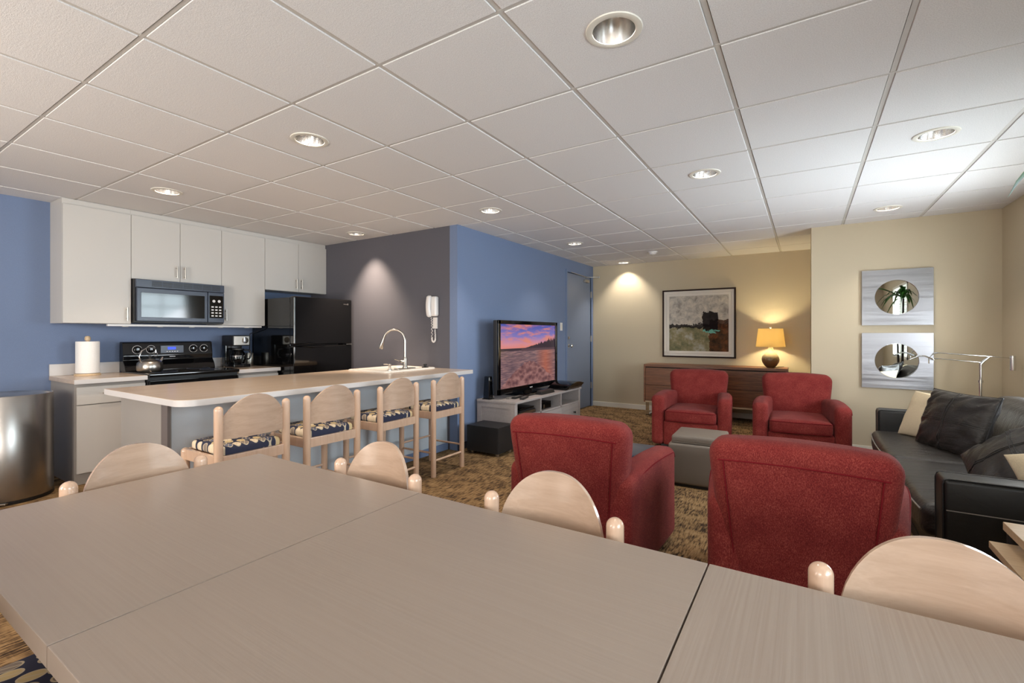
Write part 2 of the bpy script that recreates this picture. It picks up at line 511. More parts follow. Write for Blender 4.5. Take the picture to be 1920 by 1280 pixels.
S('wall_television', b, BLUE, 'blue wall behind the television')
S('wall_far', B().box(TX-.1, SX+.1, FY, FY+.1, 0, HT+.1), TAN, 'tan wall with the painting')
S('wall_alcove', B().box(SX, SX+.1, SY+.1, FY, 0, HT+.1), TAN, 'tan return wall beside the alcove')
S('wall_sofa_end', B().box(SX, RX, SY, SY+.1, 0, HT+.1), TAN, 'tan wall with the two steel mirrors')
def windowed(axis, plane, thick, a0, a1, wins, name, mat, lab):
    """wall in axis plane, spanning a0..a1, openings (w0,w1,z0,z1)"""
    b = B(); cur = a0
    def bx(u0, u1, z0, z1):
        if axis == 0: b.box(plane, plane+thick, u0, u1, z0, z1)
        else: b.box(u0, u1, plane-thick, plane, z0, z1)
    for w0, w1, z0, z1 in wins:
        bx(cur, w0, 0, HT+.1); bx(w0, w1, 0, z0); bx(w0, w1, z1, HT+.1); cur = w1
    bx(cur, a1, 0, HT+.1)
    S(name, b, mat, lab)
RW = [(-.35, 1.25, .75, 2.12), (2.95, 4.95, .75, 2.12)]
BW = [(-3.8, -2.2, .75, 2.12), (-1.35, .25, .75, 2.12)]
windowed(0, RX, .12, BY-.1, SY+.1, RW, 'wall_right', TAN, 'tan right wall with windows')
windowed(1, BY, .12, KX-.1, RX, BW, 'wall_rear', BACKW, 'pale rear wall with windows behind the camera')
wi = 0
for axis, wl_ in ((0, RW), (1, BW)):
    for (w0, w1, z0, z1) in wl_:
        wi += 1
        def bb(b, u0, u1, d0, d1, zz0, zz1):
            if axis == 0: b.box(RX+d0, RX+d1, u0, u1, zz0, zz1)
            else: b.box(u0, u1, BY-d1, BY-d0, zz0, zz1)
        f = B()
        bb(f, w0, w0+.045, -.012, .1, z0, z1); bb(f, w1-.045, w1, -.012, .1, z0, z1)
        bb(f, w0, w1, -.012, .1, z0, z0+.045); bb(f, w0, w1, -.012, .1, z1-.045, z1)
        mid = (w0+w1)/2
        bb(f, mid-.03, mid+.03, .0, .08, z0, z1)
        zm = (z0+z1)/2
        bb(f, w0, w1, .03, .07, zm-.018, zm+.018)
        for q_ in (.25, .75):
            bb(f, w0, w1, .045, .06, z0+(z1-z0)*q_-.01, z0+(z1-z0)*q_+.01)
            bb(f, w0+(w1-w0)*q_-.01, w0+(w1-w0)*q_+.01, .045, .06, z0, z1)
        fo = S('window_%d' % wi, f, WHITE, 'white framed window')
        g = B(); bb(g, w0+.04, w1-.04, .085, .089, z0+.04, z1-.04); g.obj('pane', GLASS, fo)
        sl = B()
        for i in range(13):
            zz = z0+.1+i*(z1-z0-.2)/12
            for (u0, u1) in ((w0+.06, mid-.04), (mid+.04, w1-.06)):
                bb(sl, u0, u1, .005, .055, zz-.003, zz+.003)
        sl.obj('shutter_slat', WHITE, fo)['kind'] = 'stuff'
S('baseboard_far', B().box(TX, SX, FY-.014, FY, 0, .075, .003), WHITE, 'cream baseboard below the painting wall')
S('baseboard_sofa_end', B().box(SX, RX, SY-.014, SY, 0, .075, .003), WHITE, 'cream baseboard below the mirrors')
S('baseboard_television', B().box(TX, TX+.012, KY, DY0-.04, 0, .075, .003), CHAR, 'dark blue baseboard below the television wall')
# ceiling: lay-in tiles in a grid, the downlights cut through them
P0 = .61; GX = lambda a: (a-2.4837)*P0; GY = lambda b_: (b_+2.2259)*P0
DL = [(-.603, 1.663), (-2.433, 1.663), (-4.263, 1.663), (-2.433, 3.493), (-4.263, 3.493), (-.603, 3.493),
      (.617, 3.493), (.617, 5.323), (-2.433, 5.323), (-2.433, 7.153)]
HR = .088
def inroom(x, y):
    return BY <= y and ((y <= KY and KX <= x <= RX) or (y <= SY and TX <= x <= RX) or (y <= FY and TX <= x <= SX))
tb = B()
for a in range(-7, 5):
    for b_ in range(-6, 11):
        x0, x1, y0, y1 = GX(a), GX(a+1), GY(b_), GY(b_+1)
        if not any(inroom(x0+(x1-x0)*i/4, y0+(y1-y0)*j/4) for i in range(5) for j in range(5)): continue
        x0 += .009; x1 -= .009; y0 += .006; y1 -= .006
        cx, cy = (x0+x1)/2, (y0+y1)/2
        z = HT; e = .004
        hole = [d for d in DL if abs(d[0]-cx) < .2 and abs(d[1]-cy) < .2]
        o1 = [(x0, y0, z+.012), (x1, y0, z+.012), (x1, y1, z+.012), (x0, y1, z+.012)]
        i1 = [(x0+e, y0+e, z), (x1-e, y0+e, z), (x1-e, y1-e, z), (x0+e, y1-e, z)]
        if not hole:
            tb._new(o1+i1, [(4, 7, 6, 5)]+[(i, (i+1) % 4, (i+1) % 4+4, i+4) for i in range(4)])
        else:
            tb._new(o1+i1, [(i, (i+1) % 4, (i+1) % 4+4, i+4) for i in range(4)])
            hx, hy = hole[0]
            angs = [2*PI*k/32 for k in range(32)]+[math.atan2(p[1]-hy, p[0]-hx) % (2*PI) for p in i1]
            angs = sorted(angs)
            ci, co = [], []
            for t in angs:
                c_, s_ = math.cos(t), math.sin(t)
                ts = []
                if c_ > 1e-9: ts.append((x1-e-hx)/c_)
                if c_ < -1e-9: ts.append((x0+e-hx)/c_)
                if s_ > 1e-9: ts.append((y1-e-hy)/s_)
                if s_ < -1e-9: ts.append((y0+e-hy)/s_)
                tt = min(ts)
                co.append((hx+c_*tt, hy+s_*tt, z)); ci.append((hx+c_*HR, hy+s_*HR, z))
            n = len(angs)
            tb._new(ci+co, [(i, i+n, (i+1) % n+n, (i+1) % n) for i in range(n)])
S('ceiling', tb, TILE, 'suspended ceiling of square textured tiles', sharp=20)
gb = B()
for a in range(-6, 6):
    x = GX(a)
    gb.box(x-.0095, x+.0095, BY, FY, HT+.004, HT+.03)
for b_ in range(-5, 11):
    y = GY(b_)
    gb.box(KX, RX, y-.0065, y+.0065, HT+.003, HT+.028)
S('trim_1', gb, GRID, 'metal runners of the ceiling grid')
S('ceiling_deck', B().box(KX-.1, RX+.1, BY-.1, FY+.1, HT+.25, HT+.3), BACKW, 'slab above the suspended ceiling')

# door in the television wall
d = S('door_1', B().box(TX-.045, TX-.008, DY0+.006, DY1-.006, .012, DZ-.006, .002), plain('blue_grey_door_paint', (112, 124, 146), .45), 'blue grey painted flush door')
fr = B()
fr.box(TX-.05, TX+.012, DY0-.035, DY0, 0, DZ+.035, .002); fr.box(TX-.05, TX+.012, DY1, DY1+.035, 0, DZ+.035, .002); fr.box(TX-.05, TX+.012, DY0, DY1, DZ, DZ+.035, .002)
fr.obj('door_frame', BLUE, d)
kn = B(); kn.lathe([(0, 0), (.028, 0), (.028, .006), (.011, .01), (.011, .035), (.026, .045), (.028, .058), (.018, .068), (0, .07)], seg=20)
kn.obj('door_knob', CHROME, d, loc=(TX-.008, DY0+.075, 1.02), rot=(0, PI/2, 0))
B().lathe([(0, 0), (.022, 0), (.022, .01), (0, .012)], seg=16).obj('deadbolt', NICKEL, d, loc=(TX-.008, DY0+.075, 1.14), rot=(0, PI/2, 0))
for z in (.35, 1.12, 1.85):
    B().box(TX-.008, TX+.016, DY1-.012, DY1+.004, z-.05, z+.05, .002).obj('hinge', NICKEL, d)
cl = B()
cl.box(TX-.008, TX+.035, DY1-.30, DY1-.14, 2.03, 2.075, .006)
cl.obj('closer_body', NICKEL, d)
cl = B(); cl.tube([(TX+.03, DY1-.28, 2.09), (TX+.03, DY1-.28, 2.11), (TX+.21, DY1-.17, 2.11)], .007)
cl.lathe([(0, -.015), (.014, -.015), (.014, .015), (0, .015)], (TX+.21, DY1-.17, 2.11), 12)
cl.tube([(TX+.03, DY1-.28, 2.115), (TX+.02, DY0+.12, 2.135)], .005)
cl.obj('closer_arm', NICKEL, d)

# downlights
def downlight():
    t = T('downlight', 'x', 'ceiling light', (0, 0, HT), 0, 'recessed downlights in the ceiling')
    B().lathe([(.078, .004), (.078, -.004), (.084, -.007), (.102, -.004), (.104, .0), (.10, .002)], seg=40).obj('trim_ring', WHITE, t)
    c = B().lathe([(.078, -.003), (.076, .03), (.068, .09), (.055, .135), (.035, .15)], seg=40, flip=True)
    c.obj('reflector', CONE, t)
    B().lathe([(0, .118), (.02, .12), (.033, .132), (.034, .15), (0, .152)], seg=24).obj('bulb', BULB, t)
    return t
dl0 = downlight()
dl_lab = ['large chrome recessed downlight nearest the camera, above the table and armchairs',
 'recessed downlight above the dining table end, in front of the island',
 'recessed downlight above the left kitchen cabinets and range',
 'recessed downlight in front of the corner between grey and blue walls',
 'recessed downlight close to the grey wall, lighting it with a scallop',
 'recessed downlight near the middle of the ceiling, above the red armchairs',
 'recessed downlight at the upper right, above the sofa',
 'recessed downlight just in front of the wall with steel mirrors',
 'recessed downlight between the television and the armchairs',
 'recessed downlight farthest away, near the door and far tan wall']
for i, (x, y) in enumerate(DL):
    if i == 0: dl0.location = (x, y, HT); dl0['label'] = dl_lab[0]
    else: dup(dl0, (x, y, HT), 0, dl_lab[i])
    l = bpy.data.lights.new('downlight_lamp', 'SPOT'); l.energy = 16 if y > 4 or x > -2 else 30; l.color = (1, .90, .78)
    l.spot_size = math.radians(100); l.spot_blend = .35; l.shadow_soft_size = .025
    if i in (1, 2, 4): l.color = (1, .80, .60)
    if i == 4: l.energy = 150; l.spot_size = math.radians(84); l.spot_blend = 1
    if i == 9: l.energy = 32
    o = bpy.data.objects.new('downlight_lamp', l); COL.objects.link(o); o.location = (x, y, HT+.095)
s_ = T('smoke_detector', 'small round white smoke detector on the ceiling near the far wall', 'smoke detector', (-1.78, 6.44, HT))
B().lathe([(0, -.038), (.035, -.038), (.045, -.03), (.052, -.012), (.066, -.01), (.07, 0), (0, 0)], seg=28).obj('housing', WPLAS, s_)
B().lathe([(0, -.042), (.012, -.042), (.014, -.036), (0, -.036)], seg=16).obj('test_button', GRID, s_)

# ------------------------------------------------------------------ kitchen
def bar_handle(p0, p1, out, parent, r=.006):
    """bar pull from p0 to p1 standing off by vector out"""
    p0 = Vector(p0); p1 = Vector(p1); o = Vector(out); d = (p1-p0)
    b = B(); b.tube([p0+o, p1+o], r, 10)
    for t in (.15, .85): b.tube([p0+d*t, p0+d*t+o], r*.75, 8)
    return b.obj('handle', NICKEL, parent)
CX = -5.15
def wall_cabinet(y0, y1, z0, doors, label, hz):
    t = T('wall_cabinet', label, 'cabinet', (0, 0, 0), 0, 'wall cabinets over the kitchen counter')
    B().box(KX, CX-.02, y0+.0005, y1-.0005, z0, HT-.002).obj('carcass', LAM, t)
    n = len(doors)
    for i, (a, c, side) in enumerate(doors):
        dd = B().box(CX-.019, CX, a+.0018, c-.0018, z0+.002, HT-.05, .0015).obj('door', LAM, t)
        hy = c-.035 if side > 0 else a+.035
        bar_handle((CX, hy, hz), (CX, hy, hz+.115), (.028, 0, 0), dd)
    return t
wall_cabinet(1.27, 1.73, 1.29, [(1.27, 1.73, 1)], 'wide one-door grey wall cabinet at the left end of the row', 1.32)
wall_cabinet(1.73, 2.50, 1.70, [(1.73, 2.12, 1), (2.12, 2.50, -1)], 'short two-door wall cabinet directly above the microwave', 1.735)
wall_cabinet(2.50, 2.96, 1.29, [(2.50, 2.96, -1)], 'tall one-door wall cabinet between microwave and refrigerator', 1.34)
wall_cabinet(2.96, 3.753, 1.70, [(2.96, 3.37, 1), (3.37, 3.753, -1)], 'short two-door wall cabinet above the black refrigerator', 1.735)
u = T('under_cabinet_light', 'slim white light strip under the wall cabinets and microwave', 'light strip')
B().box(CX-.06, CX-.03, 1.57, 2.94, 1.268, 1.288, .003).obj('housing', WPLAS, u)
for i in range(5):
    B().lathe([(0, -.004), (.022, -.004), (.024, 0), (0, 0)], (0, 0, 0), 16).obj('lens', WHITE, u, loc=(CX-.045, 1.7+i*.27, 1.268))
b = B(); b.tube([(CX-.045, 2.93, 1.275), (CX-.06, 2.952, 1.25), (KX+.02, 2.955, 1.2), (KX+.012, 2.955, .96)], .004)
b.obj('cord', BLACKM, u)

m_ = T('microwave', 'black over-range microwave with glossy window under the short cabinet', 'microwave', (0, 0, 0))
B().box(KX, -5.10, 1.735, 2.495, 1.30, 1.698, .004).obj('body', BLACKM, m_)
B().box(-5.10, -5.075, 1.74, 2.49, 1.622, 1.695, .004).obj('vent_grille', CHAR, m_)
b = B()
for i in range(7):
    for j in range(4): b.box(-5.076, -5.0735, 1.86+i*.085, 1.94+i*.085, 1.636+j*.013, 1.643+j*.013)
b.obj('vent_slot', BLACKM, m_)['kind'] = 'stuff'
dr = B().box(-5.10, -5.07, 1.745, 2.33, 1.315, 1.618, .006).obj('door', CHAR, m_)
B().box(-5.071, -5.067, 1.775, 2.30, 1.352, 1.575, .001).obj('window', BLACKG, dr)
cp = B().box(-5.10, -5.07, 2.334, 2.487, 1.315, 1.618, .005).obj('control_panel', CHAR, m_)
B().box(-5.071, -5.067, 2.345, 2.475, 1.36, 1.585, .001).obj('keypad_panel', BLACKG, cp)
b = B()
for j in range(2): b.lathe([(0, 0), (.014, 0), (.014, .002), (0, .002)], (0, 2.385+j*.05, 1.53), 16)
for v in b.bm.verts: v.co = Vector((-5.067+(v.co.z-1.53), v.co.y, 1.53+v.co.x))
for j in range(3):
    for k in range(4): b.box(-5.067, -5.0655, 2.362+j*.036, 2.384+j*.036, 1.375+k*.03, 1.388+k*.03)
b.obj('key', WPLAS, cp)['kind'] = 'stuff'

BX = -4.87
def base_cabinet(y0, y1, label, handle=True):
    t = T('base_cabinet', label, 'cabinet', (0, 0, 0), 0, 'base cabinets beside the range')
    B().box(KX, BX-.02, y0, y1, .0, .80).obj('carcass', LAMD, t)
    d1 = B().box(BX-.019, BX, y0+.012, y1-.003, .635, .775, .002).obj('drawer', LAM, t)
    d2 = B().box(BX-.019, BX, y0+.012, y1-.003, .09, .628, .002).obj('door', LAM, t)
    B().box(BX-.07, BX-.055, y0+.001, y1, 0, .085).obj('toe_kick', GAP, t)
    ym = (y0+y1)/2
    bar_handle((BX, ym-.07, .72), (BX, ym+.07, .72), (.035, 0, 0), d1)
    bar_handle((BX, y1-.04, .45), (BX, y1-.04, .57), (.035, 0, 0), d2)
base_cabinet(1.275, 1.74, 'grey sided base cabinet left of the range, next to the bin')
base_cabinet(2.515, 2.95, 'base cabinet between the range and the black refrigerator')
for (y0, y1, lab) in ((1.262, 1.742, 'laminate worktop left of the range holding the paper towels'), (2.513, 2.955, 'laminate worktop right of the range under the coffee maker')):
    t = T('worktop', lab, 'worktop')
    B().box(KX, -4.84, y0, y1, .803, .84, .004).obj('slab', CTOP, t)
    B().box(KX, KX+.02, y0, y1, .84, .94, .003).obj('backsplash', CEDGE, t)
    B().box(-4.8405, -4.837, y0, y1, .803, .838).obj('front_edge', CEDGE, t)

r_ = T('range', 'black glossy electric range with round knobs and blue display', 'range', (0, 0, 0))
B().box(KX+.03, -4.86, 1.748, 2.507, .02, .82, .004).obj('body', BLACKM, r_)
B().box(KX+.02, -4.815, 1.746, 2.509, .82, .852, .008).obj('cooktop', BLACKG, r_)
od = B().box(-4.86, -4.83, 1.755, 2.50, .24, .79, .006).obj('oven_door', BLACKG, r_)
b = B(); b.tube([(-4.785, 1.78, .75), (-4.785, 2.475, .75)], .013, 12)
for y in (1.81, 2.445): b.tube([(-4.83, y, .75), (-4.785, y, .75)], .01, 10)
b.obj('handle', BLACKG, od)
B().box(-4.86, -4.835, 1.755, 2.50, .05, .23, .006).obj('drawer', BLACKG, r_)
bg = B().prism([(KX+.02, .85), (KX+.16, .85), (KX+.14, .90), (KX+.10, .95), (KX+.105, .99), (KX+.085, 1.115), (KX+.06, 1.125), (KX+.02, 1.125)], 1, 1.74, 2.515, .006, 2).obj('back_panel', BLACKG, r_)
for y in (1.85, 1.96, 2.33, 2.43):
    k = B().lathe([(0, 0), (.026, 0), (.026, .012), (.02, .016), (.018, .03), (0, .032)], seg=24).obj('knob', BLACKG, bg, loc=(KX+.096, y, 1.05), rot=(0, PI/2, 0))
    a = [(.0, .038*math.cos(t), .038*math.sin(t)) for t in [PI*.62+i*PI*1.76/18 for i in range(19)]]
    B().tube([(0, p[2]*1, p[1]) for p in a], .0016, 6).obj('dial_marking', WPLAS, bg, loc=(KX+.1, y, 1.05))
pn = B().box(KX+.088, KX+.102, 2.04, 2.24, 1.01, 1.085, .002).obj('control_panel', CHAR, bg)
B().box(KX+.1015, KX+.1035, 2.10, 2.17, 1.045, 1.07).obj('display', LCD, pn)
b = B()
for i in range(5): b.box(KX+.1015, KX+.1035, 2.09+i*.022, 2.102+i*.022, 1.022, 1.028)
b.obj('button_row', WPLAS, pn)
B().box(KX+.1025, KX+.105, 2.115, 2.165, .972, .978).obj('badge', WPLAS, bg)
burn = B()
for (x, y, r) in ((-5.02, 1.94, .1), (-5.02, 2.32, .08), (-5.24, 1.94, .075), (-5.24, 2.32, .1)):
    burn.tube([(x+r*math.cos(2*PI*i/32), y+r*math.sin(2*PI*i/32), .8525) for i in range(32)], .0012, 4, closed=True)
burn.obj('burner_marking', CHAR, r_)

k_ = T('kettle', 'shiny steel kettle with arched handle on the range', 'kettle', (-5.12, 1.86, .854), .4)
B().lathe([(0, 0), (.088, 0), (.098, .012), (.1, .045), (.096, .08), (.08, .098), (.045, .108), (.042, .112), (0, .118)], seg=36).obj('body', NICKEL, k_)
B().lathe([(0, .112), (.01, .114), (.008, .125), (.014, .135), (.012, .145), (0, .148)], seg=16).obj('lid_knob', BLACKM, k_)
B().tube([(0, -.085, .09), (0, -.105, .14), (0, -.08, .19), (0, -.02, .222), (0, .04, .215), (0, .062, .2), (0, .058, .17)], .006, 10).obj('handle', CHROME, k_)
B().tube([(0, .085, .07), (0, .115, .1), (0, .13, .125)], [.022, .017, .012], 14).obj('spout', CHROME, k_)
B().tube([(.012*math.cos(t)*1.6, .06, .155+.02*math.sin(t)) for t in [2*PI*i/16 for i in range(16)]], .003, 6, closed=True).obj('spout_lever', CHROME, k_)

p_ = T('paper_towel_holder', 'white paper towel roll on a round wooden stand', 'paper towels', (-5.30, 1.47, .84))
B().lathe([(0, 0), (.088, 0), (.09, .006), (.086, .016), (0, .018)], seg=32).obj('base', OAKT, p_)
B().lathe([(.018, .02), (.078, .02), (.08, .024), (.08, .29), (.078, .294), (.018, .294), (.018, .02)], seg=36).obj('towel_roll', PAPER, p_)
B().lathe([(0, .016), (.012, .016), (.012, .3), (.02, .305), (.021, .325), (.014, .34), (0, .342)], seg=18).obj('dowel', OAKT, p_)

c_ = T('coffee_maker', 'black drip coffee maker with glass carafe on the right worktop', 'coffee maker', (-5.26, 2.70, .84))
B().box(-.12, .13, -.09, .09, 0, .035, .008).obj('base', BLACKG, c_)
B().box(-.12, -.04, -.09, .09, .03, .33, .012).obj('water_tank', BLACKG, c_)
hd = B().box(-.12, .115, -.092, .092, .23, .345, .014).obj('brew_head', BLACKM, c_)
B().box(.114, .119, -.08, .08, .24, .335, .002).obj('steel_face', NICKEL, hd)
B().lathe([(0, 0), (.034, 0), (.034, .004), (0, .005)], seg=24).obj('control_dial', CHROME, hd, loc=(.12, .035, .29), rot=(0, PI/2, 0))
cf = B().lathe([(0, .04), (.058, .04), (.07, .06), (.076, .1), (.068, .145), (.05, .175), (.054, .188)], (.045, 0, 0), 32).obj('carafe', CGLASS, c_)
B().lathe([(.076, .118), (.0775, .118), (.076, .126), (.074, .126)], (.045, 0, 0), 32).obj('carafe_band', CHROME, cf)
B().lathe([(0, .188), (.055, .188), (.055, .2), (0, .206)], (.045, 0, 0), 24).obj('carafe_lid', BLACKM, cf)
B().tube([(.06, .055, .185), (.07, .11, .18), (.075, .125, .14), (.07, .11, .09), (.06, .075, .08)], .01, 10).obj('carafe_handle', BLACKM, cf)
tag(B().lathe([(0, 0), (.04, 0), (.042, .004), (.042, .14), (.04, .145), (.04, .012), (0, .012)], seg=28).obj('canister', NICKEL, None, loc=(-5.33, 2.885, .84)), 'small open steel canister beside the coffee maker', 'canister')

f_ = T('refrigerator', 'tall glossy black top-freezer refrigerator in the kitchen corner', 'refrigerator', (0, 0, 0))
B().box(KX+.03, -4.70, 2.975, 3.715, .03, 1.595, .006).obj('body', FRIDGE, f_)
fd = B().box(-4.695, -4.62, 2.97, 3.72, 1.085, 1.605, .014, 4).obj('freezer_door', FRIDGE, f_)
rd = B().box(-4.695, -4.62, 2.97, 3.72, .06, 1.07, .014, 4).obj('fridge_door', FRIDGE, f_)
B().prism([(2.99, 1.085), (3.2, 1.112), (3.36, 1.085)], 0, -4.62, -4.585, .008, 2).obj('handle', BLACKG, fd)
B().prism([(2.99, 1.07), (3.36, 1.07), (3.2, 1.042)], 0, -4.62, -4.585, .008, 2).obj('handle', BLACKG, rd)
b = B(); b.box(-4.621, -4.618, 3.60, 3.655, 1.545, 1.553); b.box(-4.621, -4.618, 3.652, 3.668, 1.54, 1.56, .001)
b.obj('badge', NICKEL, fd)
B().box(-4.625, -4.61, 3.64, 3.715, 1.072, 1.083, .002).obj('hinge_cover', NICKEL, f_)
B().box(-4.70, -4.63, 2.99, 3.70, 0, .055).obj('kick_plate', BLACKM, f_)

# island with worktop, sink and tap
IX0, IX1, IY0 = -3.84, -3.16, 1.235
i_ = T('kitchen_island', 'long pale breakfast island cabinet behind the stools', 'island')
b = B().box(IX0, IX1-.02, IY0+.02, 3.0, .0, .80).box(IX0, IX1-.02, 3.0, KY-.002, 0, .62).box(IX0, IX0+.018, 3.0, KY-.002, .62, .80).box(-3.24, IX1-.02, 3.0, KY-.002, .62, .80); b.obj('carcass', LAMD, i_)
B().box(IX0, IX1, IY0, IY0+.02, 0, .80, .001).obj('end_panel', LAMD, i_)
B().box(IX1-.02, IX1, IY0+.02, KY-.003, 0, .80, .001).obj('front_panel', ISL, i_)
B().box(IX1-.075, IX1+.006, IY0-.004, IY0+.012, 0, .80, .001).obj('corner_post', plain('brown_grey_edge', (104, 95, 92), .5), i_)
B().box(IX1, IX1+.01, IY0+.02, KY-.003, 0, .07, .002).obj('baseboard_strip', BLUE, i_)
def slab_outline():
    x0, x1, y0, y1 = -3.90, -2.83, 1.165, KY-.001
    r = .10
    return [(x0, y0)]+arc(x1-r, y0+r, r, -PI/2, 0, 10)+[(x1, y1), (x0, y1)]
w_ = T('island_worktop', 'long laminate island worktop with a rounded corner and white edge', 'worktop')
b = B()
# top slab with sink cut-out built as a frame of boxes (lip of the sink covers the joint)
sx0, sx1, sy0, sy1 = -3.78, -3.33, 3.07, 3.67
out = slab_outline()
b.prism([p for p in out if True][:0] or [(-3.90, 1.165)]+arc(-2.93, 1.265, .10, -PI/2, 0, 10)+[(-2.83, sy0), (-3.90, sy0)], 2, .804, .84, .003, 2, True)
b.box(-3.90, sx0, sy0, sy1, .804, .84); b.box(sx1, -2.83, sy0, sy1, .804, .84); b.box(-3.90, -2.83, sy1, KY-.001, .804, .84)
b.obj('slab', CTOP, w_)
e = B()
path = [(-3.9, 1.1645)]+arc(-2.93, 1.265, .1005, -PI/2, 0, 12)+[(-2.8295, KY-.001)]
n = len(path)
inn = [(-3.9, 1.168)]+arc(-2.93, 1.265, .097, -PI/2, 0, 12)+[(-2.833, KY-.001)]
V, F = e._new([(p[0], p[1], .803) for p in path]+[(p[0], p[1], .8375) for p in path]+[(p[0], p[1], .803) for p in inn]+[(p[0], p[1], .8375) for p in inn],
     [(i, i+1, n+i+1, n+i) for i in range(n-1)]+[(n+i, n+i+1, 3*n+i+1, 3*n+i) for i in range(n-1)]+[(2*n+i, 2*n+i+1, i+1, i) for i in range(n-1)])
e.obj('edge_band', CEDGE, w_)
k_ = T('sink', 'white drop-in sink set in the far end of the island worktop', 'sink')
b = B()
def ring(x0, x1, y0, y1, z, r=.04, n=5):
    return [(x, y, z) for (x, y) in arc(x1-r, y1-r, r, 0, PI/2, n)+arc(x0+r, y1-r, r, PI/2, PI, n)+arc(x0+r, y0+r, r, PI, 1.5*PI, n)+arc(x1-r, y0+r, r, 1.5*PI, 2*PI, n)]
rings = [ring(-3.83, -3.27, 3.02, 3.71, .8402), ring(-3.828, -3.272, 3.022, 3.708, .85), ring(-3.82, -3.28, 3.03, 3.70, .854), ring(-3.775, -3.40, 3.09, 3.65, .853), ring(-3.765, -3.41, 3.1, 3.64, .84), ring(-3.75, -3.43, 3.12, 3.62, .68), ring(-3.65, -3.53, 3.25, 3.5, .67)]
nn = len(rings[0])
b._new([p for r in rings for p in r], [(k*nn+i, k*nn+(i+1) % nn, (k+1)*nn+(i+1) % nn, (k+1)*nn+i) for k in range(len(rings)-1) for i in range(nn)]+[tuple(range((len(rings)-1)*nn, len(rings)*nn))])
bmesh.ops.recalc_face_normals(b.bm, faces=b.bm.faces[:])
b.obj('basin', PORC, k_)
t = T('tap', 'tall brushed nickel gooseneck tap on the sink', 'tap', (-3.345, 3.33, .853))
B().soft((0, 0, .006), (.03, .12, .006), .006, 4).obj('deck_plate', NICKEL, t)
B().lathe([(0, 0), (.026, 0), (.026, .02), (.021, .03), (.02, .1), (.014, .12), (0, .12)], seg=24).obj('body', NICKEL, t)
pts = [(0, 0, .1), (0, 0, .26)]
R_ = .115
dx, dy = -.93, -.36
for i in range(13):
    a = PI*i/12*.93
    pts.append((dx*(R_-R_*math.cos(a)), dy*(R_-R_*math.cos(a)), .275+R_*math.sin(a)))
B().tube(pts, .0105, 14).obj('neck', NICKEL, t)
q = Vector(pts[-1]); dn = (q-Vector(pts[-2])).normalized()
B().tube([q-dn*.005, q+dn*.03, q+dn*.095, q+dn*.105], [.013, .015, .024, .02], 18).obj('spray_head', NICKEL, t)
B().tube([(0, 0, .075), (-.01, -.03, .078), (-.015, -.05, .08)], [.016, .017, .012], 14).obj('valve', NICKEL, t)
B().tube([(-.012, -.045, .083), (-.02, -.12, .1)], [.006, .004], 10).obj('lever', NICKEL, t)
s2 = T('soap_dispenser', 'short nickel soap dispenser pump left of the tap', 'soap dispenser', (-3.345, 3.13, .853))
B().lathe([(0, 0), (.02, 0), (.02, .008), (.012, .014), (.011, .04), (.014, .045), (.014, .06), (0, .062)], seg=18).obj('body', NICKEL, s2)
B().tube([(0, 0, .056), (-.05, -.03, .058)], .004, 8).obj('nozzle', NICKEL, s2)
tag(B().lathe([(0, 0), (.035, 0), (.036, .006), (.015, .01), (.012, .022), (.02, .026), (.016, .034), (0, .036)], seg=20).obj('sink_stopper', BLACKM, None, loc=(-3.33, 3.60, .854)), 'small black sink stopper lying right of the tap', 'sink stopper')

# bin
t = T('trash_can', 'tall brushed steel rounded bin left of the kitchen cabinets', 'bin', (-4.95, .93, 0), 0)
B().lathe([(0, 0), (.235, 0), (.238, .004), (.238, .022), (0, .022)], seg=48).obj('base_ring', BLACKM, t)
B().lathe([(.232, .022), (.235, .025), (.235, .755), (.232, .76), (.225, .76), (.22, .75)], seg=64).obj('shell', STEELV, t)
B().lathe([(.22, .755), (.2, .762), (.12, .77), (.11, .765), (0, .76)], seg=48).obj('lid', NICKEL, t)
B().box(-.06, .06, -.01, .02, .008, .02, .004).obj('pedal', NICKEL, t, loc=(.2, -.1, 0), rot=(0, 0, -.5-PI/2+PI/2+1.2))

# phone
t = T('wall_telephone', 'white corded telephone hanging on the grey wall', 'telephone', (-3.335, KY, 1.49))
B().soft((.022, -.03, 0), (.04, .03, .105), .02, 5).obj('base', WPLAS, t)
def hs(p, u): return p+Vector((0, -.018*(1-u.z*u.z), 0))
B().soft((-.022, -.062, 0), (.026, .022, .115), .02, 8, hs).obj('handset', WPLAS, t)
B().box(-.012, .042, -.02, 0, -.235, -.115, .004).obj('wall_jack_cover', WPLAS, t)
def cord(pts, r, turns):
    out = []; pts = [Vector(p) for p in pts]
    tot = len(pts)-1; N = turns*10
    for i in range(N+1):
        f = i/N*tot; k = min(int(f), tot-1); p = pts[k].lerp(pts[k+1], f-k)
        d = (pts[k+1]-pts[k]).normalized(); u = Vector((0, 1, 0)); w = d.cross(u).normalized()
        a = 2*PI*i/10
        out.append(p+(u*math.cos(a)+w*math.sin(a))*r)
    return out
loop = [(-.022, -.03, -.11), (-.022, -.02, -.2), (-.023, -.018, -.33)]+[(.0+.023*math.cos(a), -.018, -.34+.035*math.sin(a)) for a in [PI+i*PI/8 for i in range(9)]]+[(.022, -.018, -.3), (.018, -.02, -.24)]
B().tube(cord(loop, .007, 46), .0032, 5).obj('cord', WPLAS, t)

